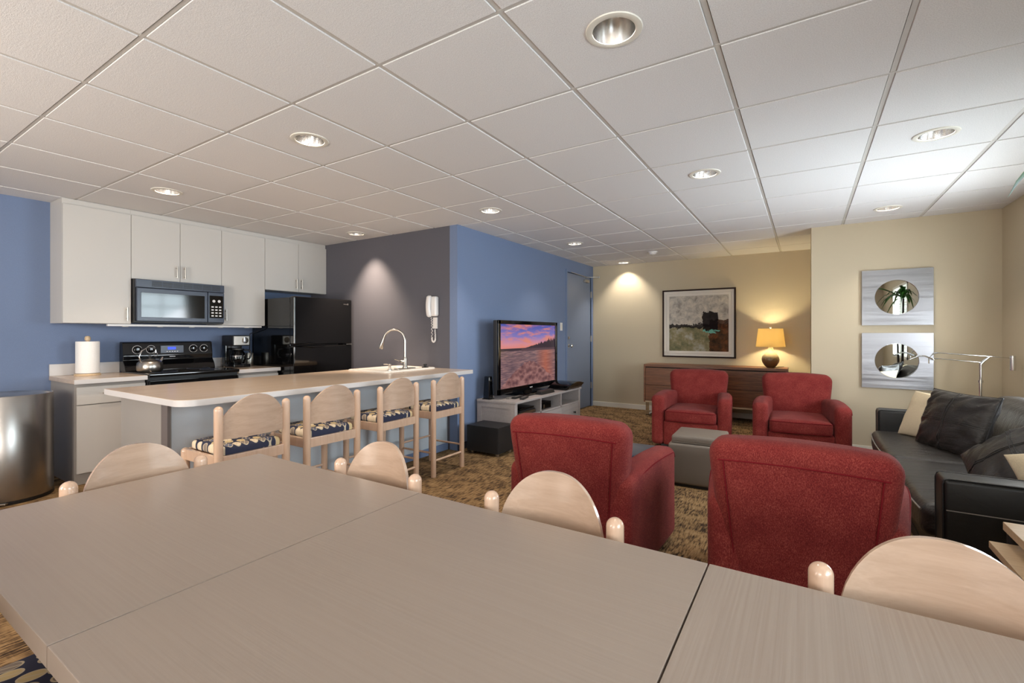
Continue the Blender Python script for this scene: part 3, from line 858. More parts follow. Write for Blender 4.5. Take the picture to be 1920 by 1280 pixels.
# ------------------------------------------------------------------ bentwood seating
def panel(w, zb, zs, h, bulge, th, shape, y):
    b = B(); N = 36; Mr = 8
    def top(t):
        t = abs(t)
        if shape == 'stool': a = max(0, 1-(t/1.0)**2.1)**.85
        else: a = max(0, 1-(t/.9)**2.3)**.6 if t < .9 else 0
        return zs+h*a
    def pt(i, j, side):
        t = -1+2*i/N
        z = zb+(top(t)-zb)*j/Mr
        yy = y-bulge*(1-t*t)+(th if side else 0)
        # the free upper part leans back a touch
        yy -= .035*max(0, (z-zs))
        return (w*t, yy, z)
    vs = [pt(i, j, s) for s in (0, 1) for i in range(N+1) for j in range(Mr+1)]
    idx = lambda i, j, s: s*(N+1)*(Mr+1)+i*(Mr+1)+j
    fs = []
    for i in range(N):
        for j in range(Mr):
            fs.append((idx(i, j, 0), idx(i+1, j, 0), idx(i+1, j+1, 0), idx(i, j+1, 0)))
            fs.append((idx(i, j, 1), idx(i, j+1, 1), idx(i+1, j+1, 1), idx(i+1, j, 1)))
        fs.append((idx(i, Mr, 0), idx(i+1, Mr, 0), idx(i+1, Mr, 1), idx(i, Mr, 1)))
        fs.append((idx(i, 0, 0), idx(i, 0, 1), idx(i+1, 0, 1), idx(i+1, 0, 0)))
    for j in range(Mr):
        fs.append((idx(0, j, 0), idx(0, j+1, 0), idx(0, j+1, 1), idx(0, j, 1)))
        fs.append((idx(N, j, 0), idx(N, j, 1), idx(N, j+1, 1), idx(N, j+1, 0)))
    b._new(vs, fs)
    bmesh.ops.recalc_face_normals(b.bm, faces=b.bm.faces[:])
    return b
def bent_chair(name, label, cat, group, seat_z, post_z, shape):
    t = T(name, label, cat, (0, 0, 0), 0, group)
    w, dpt, r = .19, .185, .0225
    for sx in (-1, 1):
        B().dome_post(sx*w, -dpt, 0, post_z, r).obj('rear_leg', BIRCH, t)
        B().dome_post(sx*w, dpt, 0, seat_z+.0, r).obj('front_leg', BIRCH, t)
    zr = seat_z-.065
    B().box(-w+.015, w-.015, -dpt-.01, -dpt+.012, zr, zr+.06, .003).obj('rear_rail', BIRCH, t)
    B().box(-w+.015, w-.015, dpt-.012, dpt+.01, zr, zr+.06, .003).obj('front_rail', BIRCH, t)
    for sx in (-1, 1):
        B().box(sx*w-.011, sx*w+.011, -dpt+.015, dpt-.015, zr, zr+.06, .003).obj('side_rail', BIRCH, t)
    def pf(p, u): return p+Vector((0, 0, .014*(1-u.x**2)*(1-u.y**2) if u.z > 0 else 0))
    B().soft((0, .002, seat_z+.012), (w-.024 if False else w-.0245, dpt-.004, .028), .022, 6, pf).obj('seat_cushion', PATT, t)
    if shape == 'stool':
        panel(w-.012, post_z-.18, post_z-.085, .135, .035, .012, shape, -dpt-.0).obj('back_panel', BIRCHP, t)
        for sx in (-1, 1):
            B().tube([(sx*w, -dpt, .20), (sx*w, dpt, .20)], .009, 10).obj('stretcher', BIRCH, t)
        for (yy, z) in ((-dpt, .135), (dpt, .24)):
            B().tube([(-w, yy, z), (w, yy, z)], .009, 10).obj('stretcher', BIRCH, t)
    else:
        panel(w-.012, post_z-.2, post_z-.09, .165, .045, .012, shape, -dpt).obj('back_panel', BIRCHP, t)
        for sx in (-1, 1):
            B().tube([(sx*w, -dpt, .2), (sx*w, dpt, .2)], .009, 10).obj('stretcher', BIRCH, t)
    return t
g1 = 'bar stools along the island'; 
st = bent_chair('bar_stool', 'birch bar stool nearest the camera, left end of the island row', 'bar stool', g1, .55, .815, 'stool')
st.location = (-2.825, 1.455, 0); st.rotation_euler = (0, 0, PI/2+.0)
dup(st, (-2.825, 1.98, 0), PI/2-.02, 'second birch bar stool from the left along the island', g1)
dup(st, (-2.825, 2.56, 0), PI/2+.02, 'third birch bar stool from the left along the island', g1)
dup(st, (-2.825, 3.145, 0), PI/2, 'birch bar stool at the far end of the island row, by the wall corner', g1)
g2 = 'birch dining chairs around the table'
dc = bent_chair('dining_chair', 'birch dining chair at the left short end of the table, by the bin', 'dining chair', g2, .42, .735, 'dining')
dc.location = (-1.785, .69, 0); dc.rotation_euler = (0, 0, -PI/2)
dup(dc, (-1.29, .955, 0), PI, 'small-looking birch dining chair by the table corner, before the bar stools', g2)
dup(dc, (-.60, .955, 0), PI, 'birch dining chair in front of the left red armchair with its back to it', g2)
dup(dc, (.215, .955, 0), PI, 'large birch dining chair at the lower right, nearest the camera', g2)
dup(dc, (-1.36, .21, 0), 0, 'dining chair at the lower left with only its patterned seat showing', g2)

# dining tables pushed together
TZ = .70
def table(x0, x1, y0, y1, mat, label):
    t = T('dining_table', label, 'table', ((x0+x1)/2, (y0+y1)/2, 0), 0, 'greige tables pushed together')
    hx, hy = (x1-x0)/2, (y1-y0)/2
    B().box(-hx+.0014, hx-.0014, -hy, hy, TZ-.038, TZ, .002).obj('tabletop', mat, t)
    for sx in (-1, 1):
        for sy in (-1, 1):
            ins = .028 if -1.1 < (x0 if sx < 0 else x1) < 0 else .06
            B().lathe([(0, 0), (.018, 0), (.02, .004), (.02, TZ-.04), (0, TZ-.038)], (sx*(hx-ins), sy*(hy-.055), 0), 20).obj('leg', BIRCH, t)
    return t
table(-1.94, -1.03, .235, 1.09, TOPX, 'square greige table at the left end, two chairs drawn up at its corner')
table(-1.03, -.18, .235, 1.09, TOPX, 'middle greige table between the two seams, ribs running lengthwise')
table(-.18, .72, .235, 1.09, TOPY, 'right greige table with ribs running crosswise, past the near seam')

# ------------------------------------------------------------------ armchairs
def armchair():
    t = T('armchair', 'x', 'armchair', (0, 0, 0), 0, 'red armchairs around the ottomans')
    # base
    B().soft((0, .01, .155), (.265, .355, .125), .02, 5).obj('base', RED, t)
    B().box(-.3, .3, -.28, .32, .0, .03, .004).obj('plinth', BLACKM, t)
    for sx in (-1, 1):
        def af(p, u, sx=sx):
            y = p.y; q = p.copy()
            # top edge: gentle hump near the front, dip at the back joint
            f = (u.z+1)/2
            q.z += f*(.025*math.sin((u.y+1)*PI/2)-.02*(u.y < -.2)*(-.2-u.y))
            q.x += sx*.012*(1-u.y**2)*f-sx*.075*(1-(u.y+1)/2)**1.3
            q.y += -.02*f*(u.y > 0)*u.y
            return q
        a = B().soft((sx*.326, .0, .282), (.067, .375, .257), .045, 9, af).obj('arm', RED, t)
        pts = []
        for i in range(25):
            u = -1+2*i/24
            yy = u*.345
            zz = .539+.025*math.sin((u+1)*PI/2)-.02*(u < -.2)*(-.2-u)-.028-(.0 if abs(u) < .9 else (abs(u)-.9)*.3)
            pts.append((sx*(.326+.064+.012*(1-u*u)-.075*(1-(u+1)/2)**1.3), yy, zz))
        B().tube(pts, .003, 6).obj('welt', REDW, a)
    def bf(p, u):
        q = p.copy(); f = (u.z+1)/2
        q.x *= .80+.20*min(1, f*1.15)
        q.z += .018*(1-u.x**2)*f
        q.y -= .10*f-.01*f*f
        q.y += -.02*(1-u.x**2) if u.y < 0 else .025*(1-u.x**2)*math.sin(f*PI)
        return q
    bk = B().soft((0, -.245, .44), (.315, .085, .335), .062, 10, bf).obj('backrest', RED, t)
    def back_pt(ux, uz, off=.003):
        h = Vector((.315, .085, .335)); r = .062
        u = Vector((ux, -1, uz)); p = Vector((h.x*ux, -h.y-off, h.z*uz))
        return Vector((0, -.245, .44))+bf(p, u)
    pts = [back_pt(-.8, -.9+1.65*i/12) for i in range(13)]
    B().tube(pts, .003, 6).obj('welt', REDW, bk)
    pts = [back_pt(.8, -.9+1.65*i/12) for i in range(13)]
    B().tube(pts, .003, 6).obj('welt', REDW, bk)
    pts = [back_pt(-.86+1.72*i/20, .76) for i in range(21)]
    B().tube(pts, .003, 6).obj('welt', REDW, bk)
    def cf(p, u):
        q = p.copy()
        q.z += (.022 if u.z > 0 else 0)*(1-u.x**2)*(1-u.y**2*.6)
        q.y += .012*(1-u.x**2)*(u.y > 0)
        return q
    c = B().soft((0, .075, .335), (.252, .30, .062), .035, 8, cf).obj('seat_cushion', RED, t)
    for z, k in ((.385, 1), (.289, 0)):
        ring_ = []
        for (x, y) in arc(.252-.035, .375-.035, .035, 0, PI/2, 4)+arc(-.252+.035, .375-.035, .035, PI/2, PI, 4):
            pass
        line = [(-.246+.492*i/16, .3735+.012*(1-((-1+2*i/16))**2), z) for i in range(17)]
        line = [(-.254, -.1, z), (-.254, .33, z)]+line+[(.254, .33, z), (.254, -.1, z)]
        B().tube(line, .003, 6).obj('welt', REDW, c)
    for sx in (-1, 1):
        for sy in (-1, 1): pass
    return t
ac = armchair()
ac.location = (-1.04, 5.42, 0); ac.rotation_euler = (0, 0, PI+.06); ac['label'] = 'red armchair facing the camera, the left one before the walnut sideboard'
dup(ac, (-.07, 5.40, 0), PI+.07, 'red armchair facing the camera, the right one near the steel mirrors')
dup(ac, (-1.025, 2.46, 0), .05, 'red armchair seen from behind beside the blue ottoman, left of the near pair')
dup(ac, (-.02, 2.43, 0), -.02, 'red armchair seen from behind at the sofa end, right of the near pair')

def ottoman(label, cx, cy, mat, mat2, rz=0):
    t = T('ottoman', label, 'ottoman', (cx, cy, 0), rz, 'leather storage ottomans between the armchairs')
    B().box(-.19, .19, -.19, .19, 0, .03).obj('plinth', BLACKM, t)
    B().soft((0, 0, .18), (.213, .213, .157), .018, 4).obj('body', mat, t)
    def pf(p, u): return p+Vector((0, 0, .01*(1-u.x**2)*(1-u.y**2) if u.z > 0 else 0))
    l = B().soft((0, 0, .368), (.192, .192, .03), .018, 6, pf).obj('lid', mat, t)
    B().tube([(x, y, .345) for (x, y, z) in ring(-.194, .194, -.194, .194, 0, .02, 4)], .003, 6, closed=True).obj('piping', mat2, l)
    return t
ottoman('taupe leather cube ottoman with padded lid, before the far armchairs', -.725, 4.02, TAUPE, TAUPE, .04)
ottoman('navy blue leather cube ottoman behind the left near armchair', -1.0, 3.20, NAVY, NAVY, .02)

# ------------------------------------------------------------------ sofa and cushions
SFX0, SFX1, SFY0, SFY1 = .50, 1.44, 2.70, 5.0
t = T('sofa', 'long black leather sofa along the right wall', 'sofa', (SFX0, SFY0, 0))
LX, LY = SFX1-SFX0, SFY1-SFY0
B().box(.04, LX-.02, .05, LY-.05, 0, .06).obj('plinth', BLACKM, t)
B().soft((LX/2+.01, LY/2, .16), (LX/2-.03, LY/2-.1, .115), .03, 6).obj('base', LEATHS, t)
for y in (.075, LY-.075):
    a = B().soft((LX/2, y, .305), (LX/2, .075, .27), .02, 6).obj('arm', LEATHS, t)
    for sg in (-1, 1):
        yy = y+sg*.067
        pts = [(.004, yy, .05), (.0, yy, .55), (.006, yy, .568), (.02, yy, .574), (LX-.02, yy, .574)]
        B().tube(pts, .0035, 6).obj('piping', BLACKM, a)
    yy = .0 if y < 1 else LY
    B().tube([(.01, yy, .44), (LX*.5, yy-.001, .44), (LX-.01, yy, .44)], .0025, 6).obj('seam', STITCH, a)
def sf(p, u):
    q = p.copy()
    if u.z > 0:
        q.z += .028*(1-u.x**2)*(1-u.y**2)**.5-.004*noise.noise(Vector((p.x*9, p.y*22, 3)))-.006*abs(math.sin(p.y*38))*(1-u.x**2)
    q.x -= .02*(1-u.y**2)*(u.x < 0)
    return q
ym = LY/2
for (a, c) in ((.15, ym), (ym, LY-.15)):
    sc = B().soft((.30, (a+c)/2, .335), (.345, (c-a)/2-.001, .075), .045, 22, sf).obj('seat_cushion', LEATH, t)
    pts = [(-.048-.02*(1-((-1+2*i/14))**2), a+.02+(c-a-.04)*i/14, .382) for i in range(15)]
    B().tube(pts, .0045, 6).obj('piping', STITCH, sc)
    zt = .412
    for dx_ in (-.006, .006):
        B().tube([(.17+dx_, a+.03+(c-a-.06)*i/14, zt+.022*(1-(-1+2*i/14)**2)**.5*.86-.001) for i in range(15)], .0015, 5).obj('seam', BLACKM, sc)
def bf2(p, u):
    q = p.copy(); f = (u.z+1)/2
    q.x += .10*f
    q.x -= .035*(1-u.y**2)*(1-u.z**2)*(u.x < 0)
    q.z += .02*(1-u.y**2)*(u.z > 0)-.004*abs(math.sin(p.y*30))
    return q
B().soft((LX-.1, LY/2, .38), (.08, LY/2-.12, .3), .04, 6).obj('back_frame', LEATHS, t)
for (a, c) in ((.15, ym), (ym, LY-.15)):
    bc = B().soft((.66, (a+c)/2, .57), (.1, (c-a)/2-.002, .175), .07, 14, bf2).obj('back_cushion', LEATH, t)
    B().tube([(.665+.1*(.7), a+.05+(c-a-.1)*i/12, .742+.018*(1-(-1+2*i/12)**2)) for i in range(13)], .003, 6).obj('seam', BLACKM, bc)

def pillow(name, w, h, th, mat, label, M4, seams, wr, seed, group):
    def surf(u, v, sg):
        pin = 1-.10*(u*u*v*v)
        ex = 1-.06*(1-v*v)*0-.05*(1-abs(v))*abs(u)**3*0
        x = w/2*u*(1-.05*(1-v*v)); y = h/2*v*(1-.05*(1-u*u))
        d = max(0, (1-u*u)*(1-v*v))**.42
        nz = noise.noise(Vector((u*2.2+seed, v*2.2, sg)))*.4+wr*noise.noise(Vector(((u+v)*1.6+seed, (u-v)*6.5, sg*2)))*min(1, abs(u)**2+abs(v)**2)
        return (x, y, sg*th/2*d*(1+nz*.5))
    b = B(); N = 34
    P = lambda i: math.sin((-1+2*i/N)*PI/2)
    for sg in (-1, 1):
        vs = [surf(P(i), P(j), sg) for i in range(N+1) for j in range(N+1)]
        fs = [(i*(N+1)+j, (i+1)*(N+1)+j, (i+1)*(N+1)+j+1, i*(N+1)+j+1) for i in range(N) for j in range(N)]
        if sg < 0: fs = [f[::-1] for f in fs]
        b._new(vs, fs)
    bmesh.ops.remove_doubles(b.bm, verts=b.bm.verts[:], dist=1e-5)
    o = b.obj(name, mat, None, sharp=80)
    o.matrix_world = M4
    tag(o, label, 'pillow', group)
    if seams:
        for k, (f, off) in enumerate(((0, -.008), (0, .008), (1, -.008), (1, .008))):
            pts = []
            for i in range(29):
                a = -.97+1.94*i/28
                u, v = (a, off*4) if f else (off*4, a)
                p = surf(u, v, 1); pts.append((p[0], p[1], p[2]+.0006))
            B().tube(pts, .0022, 5).obj('seam', LEATHS, o)
        edge = [surf(P(i), -1, 1) for i in range(N)]+[surf(1, P(i), 1) for i in range(N)]+[surf(P(N-i), 1, 1) for i in range(N)]+[surf(-1, P(N-i), 1) for i in range(N)]
        B().tube(edge, .0045, 6, closed=True).obj('piping', BLACKM, o)
    return o
def frame_m(c, xdir, ydir):
    X = Vector(xdir).normalized(); Y = Vector(ydir); Y = (Y-X*Y.dot(X)).normalized(); Z = X.cross(Y)
    m = Matrix((X, Y, Z)).transposed().to_4x4(); m.translation = Vector(c); return m
gp = 'loose pillows on the black sofa'
pillow('throw_pillow', .44, .36, .12, LINEN, 'cream linen pillow against the far sofa arm, behind the black one', frame_m((.775, 4.54, .59), (.5, -.85, 0), (.13, .02, .3)), False, .15, 1, gp)
pillow('throw_pillow', .54, .42, .16, LEATH, 'large black leather pillow with crossed seams leaning on the cream pillow', frame_m((.835, 4.19, .607), (.42, -.9, 0), (.15, -.05, .36)), True, .8, 4, gp)
pillow('throw_pillow', .52, .44, .15, LEATH, 'black leather pillow slumped behind the near sofa arm, crumpled', frame_m((.92, 3.33, .585), (.67, -.28, .55), (-.1, .95, .22)), True, .9, 9, gp)
pillow('throw_pillow', .46, .34, .12, LINEN, 'cream linen pillow just behind the near sofa arm', frame_m((1.04, 3.0, .545), (.9, 0, .25), (-.2, .3, .85)), False, .15, 12, gp)

# chrome swing arm lamp behind the sofa's far end
t = T('swing_arm_lamp', 'chrome swing arm floor lamp between sofa end and mirror wall', 'floor lamp', (1.24, 5.42, 0))
B().lathe([(0, 0), (.13, 0), (.132, .008), (.12, .016), (.02, .022), (0, .022)], seg=36).obj('base', CHROME, t)
B().tube([(0, 0, .02), (0, 0, .80)], .012, 14).obj('pole', CHROME, t)
B().tube([(0, 0, .76), (0, 0, .955)], .009, 14).obj('inner_pole', CHROME, t)
B().lathe([(0, .79), (.016, .79), (.016, .81), (0, .81)], seg=18).obj('collar', CHROME, t)
B().tube([(0, 0, .945), (.02, 0, .975), (.055, 0, 1.01)], [.012, .012, .009], 12).obj('elbow', CHROME, t)
B().tube([(.055, 0, 1.012), (-.27, 0, 1.035)], .005, 10).obj('upper_rod', CHROME, t)
B().tube([(.01, 0, .96), (-.27, 0, .985)], .004, 10).obj('lower_rod', CHROME, t)
B().tube([(.055, 0, 1.012), (.19, 0, 1.0)], .0035, 10).obj('tail_rod', CHROME, t)
B().lathe([(0, 0), (.018, 0), (.018, .12), (0, .12)], (.19, 0, .9), 20).obj('counterweight', CHROME, t)
B().tube([(-.27, 0, 1.035), (-.30, 0, 1.03), (-.33, 0, .985), (-.27, 0, .985)], .006, 8).obj('fork', CHROME, t)
hd_ = B()
hd_.prism([(-.47, .975), (-.45, .985), (-.40, 1.012), (-.36, 1.012), (-.31, .99), (-.30, .975), (-.31, .972), (-.36, 1.0), (-.40, 1.0), (-.46, .97)], 1, -.04, .04, .002, 2)
hd_.obj('lamp_head', CHROME, t)
B().tube([(-.33, 0, .98), (-.33, 0, .94)], .004, 8).obj('switch_stem', CHROME, t)

# mirrors
def mirror(z, label):
    t = T('steel_mirror', label, 'mirror', (.745, SY, z), 0, 'square steel framed mirrors')
    b = B(); hw, hh = .272, .272 
    angs = sorted([2*PI*k/64 for k in range(64)]+[PI/4+k*PI/2 for k in range(4)])
    seen = []
    for a in angs:
        if not seen or abs(a-seen[-1]) > 1e-6: seen.append(a)
    n = len(seen); R_ = .168
    inner = []; outer = []; innerb = []; outerb = []
    for a in seen:
        c, s = math.cos(a), math.sin(a); k = min(hw/abs(c) if abs(c) > 1e-9 else 9, hh/abs(s) if abs(s) > 1e-9 else 9)
        inner.append((c*R_, -.028, s*R_)); outer.append((c*k, -.03, s*k)); outerb.append((c*k, -.012, s*k)); innerb.append((c*R_, -.018, s*R_))
    b._new(inner+outer+outerb+innerb, [(i, (i+1) % n, n+(i+1) % n, n+i) for i in range(n)]+[(n+i, n+(i+1) % n, 2*n+(i+1) % n, 2*n+i) for i in range(n)]+[(3*n+i, 3*n+(i+1) % n, (i+1) % n, i) for i in range(n)]+[(2*n+i, 2*n+(i+1) % n, 3*n+(i+1) % n, 3*n+i) for i in range(n)])
    bmesh.ops.recalc_face_normals(b.bm, faces=b.bm.faces[:])
    b.obj('frame', STEEL, t)
    B().lathe([(0, 0), (.1675, 0), (.1675, .004), (0, .004)], seg=64).obj('mirror_glass', MIRROR, t, loc=(0, -.02, 0), rot=(PI/2, 0, 0))
    B().box(-.2, .2, -.012, 0, -.2, .2).obj('mount', BLACKM, t)
    B().tube([(.1675*math.cos(2*PI*i/64), -.0285, .1675*math.sin(2*PI*i/64)) for i in range(64)], .0022, 6, closed=True).obj('inner_rim', CHROME, t)
mirror(1.558, 'upper square brushed steel mirror with a round opening')
mirror(.937, 'lower square brushed steel mirror with a round opening')

# nesting tables and plant at the lower right
t = T('nesting_table', 'upper light oak nesting table by the near sofa arm', 'side table', (.62, 1.93, 0), 0, 'nesting side tables by the sofa')
B().box(0, .46, 0, .52, .47, .5, .002).obj('tabletop', OAKT, t)
for x in (.02, .44):
    for y in (.02, .50): B().box(x-.0125, x+.0125, y-.0125, y+.0125, 0, .47, .002).obj('leg', BLACKM, t)
t = T('nesting_table', 'lower light oak nesting table tucked under the taller one', 'side table', (.575, 1.99, 0), 0, 'nesting side tables by the sofa')
B().box(0, .40, 0, .43, .405, .43, .002).obj('tabletop', OAKT, t)
for x in (.07, .36):
    for y in (.06, .37): B().box(x-.01, x+.01, y-.01, y+.01, 0, .405, .002).obj('leg', BLACKM, t)

t = T('potted_plant', 'tall potted dracaena, only one leaf tip showing at the right edge', 'plant', (1.26, 2.28, 0))
B().lathe([(0, 0), (.11, 0), (.115, .01), (.15, .3), (.155, .31), (.14, .31), (.135, .28), (0, .28)], seg=32).obj('pot', POTM, t)
B().lathe([(0, .281), (.134, .281), (0, .29)], seg=24).obj('soil', SOIL, t)
stm = B(); heads = [(.02, .02, 1.75), (-.05, -.03, 1.3)]
for hx, hy, hz in heads: stm.tube([(hx*.3, hy*.3, .27), (hx*.7, hy*.8, hz*.6), (hx, hy, hz)], [.018, .015, .012], 10)
stm.obj('stem', SOIL, t)
lf = B()
def leaf(p0, p1, p2, wd):
    N = 12; p0, p1, p2 = Vector(p0), Vector(p1), Vector(p2)
    A, Bv, C = [], [], []
    for i in range(N+1):
        s = i/N; p = p0*(1-s)**2+p1*2*s*(1-s)+p2*s*s; d = ((p1-p0)*(1-s)+(p2-p1)*s).normalized()
        sd = d.cross(Vector((0, 0, 1)));  sd = sd.normalized() if sd.length > 1e-3 else Vector((1, 0, 0))
        k = wd*(math.sin(PI*min(1, .12+s*.88))**.7)*(1 if s < .97 else .3)
        A.append(p-sd*k+Vector((0, 0, k*.3))); Bv.append(p); C.append(p+sd*k+Vector((0, 0, k*.3)))
    vs = A+Bv+C; n = N+1
    vs2 = [v-Vector((0, 0, .0012)) for v in vs]
    fs = [(i, i+1, n+i+1, n+i) for i in range(N)]+[(n+i, n+i+1, 2*n+i+1, 2*n+i) for i in range(N)]
    lf._new(vs, fs); lf._new(vs2, [f[::-1] for f in fs])
random.seed(3)
for hx, hy, hz in heads:
    for k in range(26):
        a = random.uniform(0, 2*PI); ln = random.uniform(.26, .4); up = random.uniform(.05, .3)
        if math.cos(a) > .2: ln *= .5
        dx_, dy_ = math.cos(a), math.sin(a)
        if hy+dy_*ln > .36: ln = .3
        leaf((hx, hy, hz), (hx+dx_*ln*.5, hy+dy_*ln*.5, hz+up), (hx+dx_*ln, hy+dy_*ln, hz+up-random.uniform(.1, .35)), .017)
leaf((.02, .02, 1.75), (-.46, .22, 2.08), (.671-1.26, 2.6-2.28, 1.735), .036)
lf.obj('foliage', GREEN, t)['kind'] = 'stuff'

# ------------------------------------------------------------------ television corner
TVX0, TVX1, TVY0, TVY1, TVZ = -3.0, -2.52, 4.06, 5.68, .50
t = T('tv_stand', 'long grey washed media stand with three cubbies under the television', 'media stand')
B().box(TVX0, TVX1+.015, TVY0-.015, TVY1+.015, TVZ-.022, TVZ, .003).obj('top', GREYW, t)
for y in (TVY0, TVY1-.045):
    sd = B().box(TVX0, TVX1, y, y+.045, .03, TVZ-.022, .002).obj('side_panel', GREYW, t)
    if y == TVY0:
        b = B(); b.box(TVX0+.05, TVX1-.05, y-.002, y+.001, .38, .43); b.obj('panel_rail', GREYW, sd)
        b = B()
        b.box(TVX0+.0, TVX0+.055, y-.008, y, .03, TVZ-.022, .001); b.box(TVX1-.055, TVX1, y-.008, y, .03, TVZ-.022, .001); b.box(TVX0+.055, TVX1-.055, y-.008, y, TVZ-.075, TVZ-.022, .001); b.box(TVX0+.055, TVX1-.055, y-.008, y, .03, .1, .001)
        b.obj('panel_frame', GREYW, sd)
B().box(TVX0, TVX0+.01, TVY0+.045, TVY1-.045, .03, TVZ-.022).obj('back_panel', GREYW, t)
B().box(TVX0+.01, TVX1-.003, TVY0+.045, TVY1-.045, .03, .06).obj('bottom', GREYW, t)
B().box(TVX0+.01, TVX1-.003, TVY0+.045, TVY1-.045, .31, .33).obj('shelf', GREYW, t)
ydiv = [TVY0+.045, TVY0+.045+.51, TVY0+.045+1.02, TVY1-.045]
for y in ydiv[1:3]: B().box(TVX0+.01, TVX1-.003, y-.011, y+.011, .06, TVZ-.022).obj('divider', GREYW, t)
for i in range(3):
    dw = B().box(TVX1-.02, TVX1, ydiv[i]+.012, ydiv[i+1]-.012, .065, .307, .002).obj('drawer', GREYW, t)
    for yy in ((ydiv[i]+ydiv[i+1])/2-.12, (ydiv[i]+ydiv[i+1])/2+.12) if False else ((ydiv[i]+ydiv[i+1])/2,):
        B().lathe([(0, 0), (.008, 0), (.006, .012), (.014, .02), (.012, .028), (0, .03)], seg=16).obj('knob', BLACKM, dw, loc=(TVX1, yy+.1, .2), rot=(0, PI/2, 0))
def plainbox(name, label, cat, x0, x1, y0, y1, z0, z1, mat, bev=.004, group=None):
    return tag(B().box(x0, x1, y0, y1, z0, z1, bev, 2).obj(name, mat), label, cat, group)
# electronics in the cubbies
rc = T('media_player', 'flat black player with silver front in the left cubby of the stand', 'media player')
B().box(-2.92, -2.55, 4.16, 4.54, .332, .372, .003).obj('body', BLACKM, rc)
B().box(-2.5505, -2.547, 4.17, 4.53, .340, .366).obj('front_panel', NICKEL, rc)
plainbox('disc_case', 'black disc case lying on the player in the left cubby', 'disc case', -2.72, -2.54, 4.18, 4.50, .373, .388, BLACKM, .001)
plainbox('disc_case', 'upper dark disc case topping the left cubby pile', 'disc case', -2.73, -2.56, 4.22, 4.52, .389, .404, BLACKG, .001)
cb = T('cable_box', 'small black cable box standing in the middle cubby', 'cable box')
B().box(-2.75, -2.56, 4.72, 4.93, .331, .41, .004).obj('body', BLACKG, cb)
B().box(-2.5605, -2.557, 4.74, 4.76, .345, .385).obj('front_light', NICKEL, cb)

t = T('television', 'large black flat television showing a sunset lake on the media stand', 'television', (-2.78, 4.80, TVZ))
TW, TB, TT = .69, .045, .848
b = B(); b.box(-.05, .0, -TW, TW, TB, TT, .008); b.obj('housing', BLACKM, t)
b = B()
bz = .042
b.box(.0, .022, -TW, TW, TT-bz, TT, .004); b.box(.0, .022, -TW, TW, TB, TB+.06, .004)
b.box(.0, .022, -TW, -TW+bz, TB, TT, .004); b.box(.0, .022, TW-bz, TW, TB, TT, .004)
b.obj('bezel', BLACKG, t)
sy0, sy1, sz0, sz1 = -TW+bz-.002, TW-bz+.002, TB+.058, TT-bz+.002
b = B(); b._new([(.006, sy0, sz0), (.006, sy1, sz0), (.006, sy1, sz1), (.006, sy0, sz1), (-.004, sy0, sz0), (-.004, sy1, sz0), (-.004, sy1, sz1), (-.004, sy0, sz1)], [(0, 1, 2, 3), (7, 6, 5, 4)])
b.obj('screen', SCREEN, t, uv=lambda c: ((c.y-sy0)/(sy1-sy0), (c.z-sz0)/(sz1-sz0)))
B().box(.022, .0235, -.03, .03, TB+.022, TB+.032).obj('logo', WPLAS, t)
B().box(-.04, -.01, -.08, .08, .01, TB+.02, .005).obj('neck', BLACKG, t)
B().soft((0, 0, .009), (.14, .32, .009), .008, 6).obj('foot', BLACKG, t)
tag(B().prism([(-.04, 0), (.045, 0), (.03, .035), (-.02, .045)], 1, -.16, .16, .004, 2).obj('center_speaker', BLACKM, None, loc=(-2.60, 4.86, TVZ+.001)), 'small black centre speaker bar in front of the television foot', 'speaker')
def gc(p, u):
    q = p.copy(); q.z += .03*(1-u.y**2)*(u.z > 0)-.0; q.x += .03*u.z; return q
t = T('game_console', 'glossy black curved game console at the right end of the stand', 'game console', (-2.605, 5.42, TVZ+.036))
B().soft((0, 0, 0), (.14, .2, .034), .012, 8, gc).obj('shell', BLACKG, t)
B().box(.125, .145, -.18, .18, -.012, -.004, .001).obj('front_strip', NICKEL, t)
def sp(p, u):
    q = p.copy(); f = (1-u.z)/2; q.x *= .75+.25*f; q.y *= .72+.28*f; return q
t = T('satellite_speaker', 'slim black tapered speaker left of the television', 'speaker', (-2.89, 4.105, TVZ+.001))
B().soft((0, 0, .125), (.045, .038, .12), .012, 6, sp).obj('cabinet', BLACKG, t)
B().box(-.05, .05, -.045, .045, 0, .008, .003).obj('foot', BLACKM, t)
B().lathe([(0, 0), (.013, 0), (.013, .003), (0, .003)], seg=18).obj('driver', NICKEL, t, loc=(.036, .0, .2), rot=(0, PI/2, 0))
tag(B().tube([(-2.9, 4.17, TVZ+.09), (-2.92, 4.23, TVZ+.16), (-2.93, 4.2, TVZ+.07), (-2.9, 4.24, TVZ+.02), (-2.92, 4.4, TVZ+.006)], .003, 8).obj('cable', BLACKM), 'thin black cable looping behind the slim speaker', 'cable')
for i, (x, y, a, lab) in enumerate(((-2.58, 4.34, .25, 'long black remote control at the front edge of the stand'), (-2.67, 4.35, .1, 'black remote control lying behind the front one'))):
    t = T('remote_control', lab, 'remote control', (x, y, TVZ+.001), a, 'remote controls on the media stand')
    B().soft((0, 0, .01), (.024, .1, .01), .007, 4).obj('body', BLACKM, t)
    b = B()
    for j in range(3):
        for k in range(6): b.box(-.015+j*.012, -.009+j*.012, -.07+k*.022, -.06+k*.022, .0195, .0215)
    b.obj('button', STITCH, t)['kind'] = 'stuff'
plainbox('remote_control', 'flat grey remote control near the television foot on the left', 'remote control', -2.74, -2.69, 4.22, 4.36, TVZ+.0005, TVZ+.014, STITCH, .004, 'remote controls on the media stand')
t = T('subwoofer', 'black box subwoofer on the carpet left of the media stand', 'subwoofer', (-2.71, 3.90, 0))
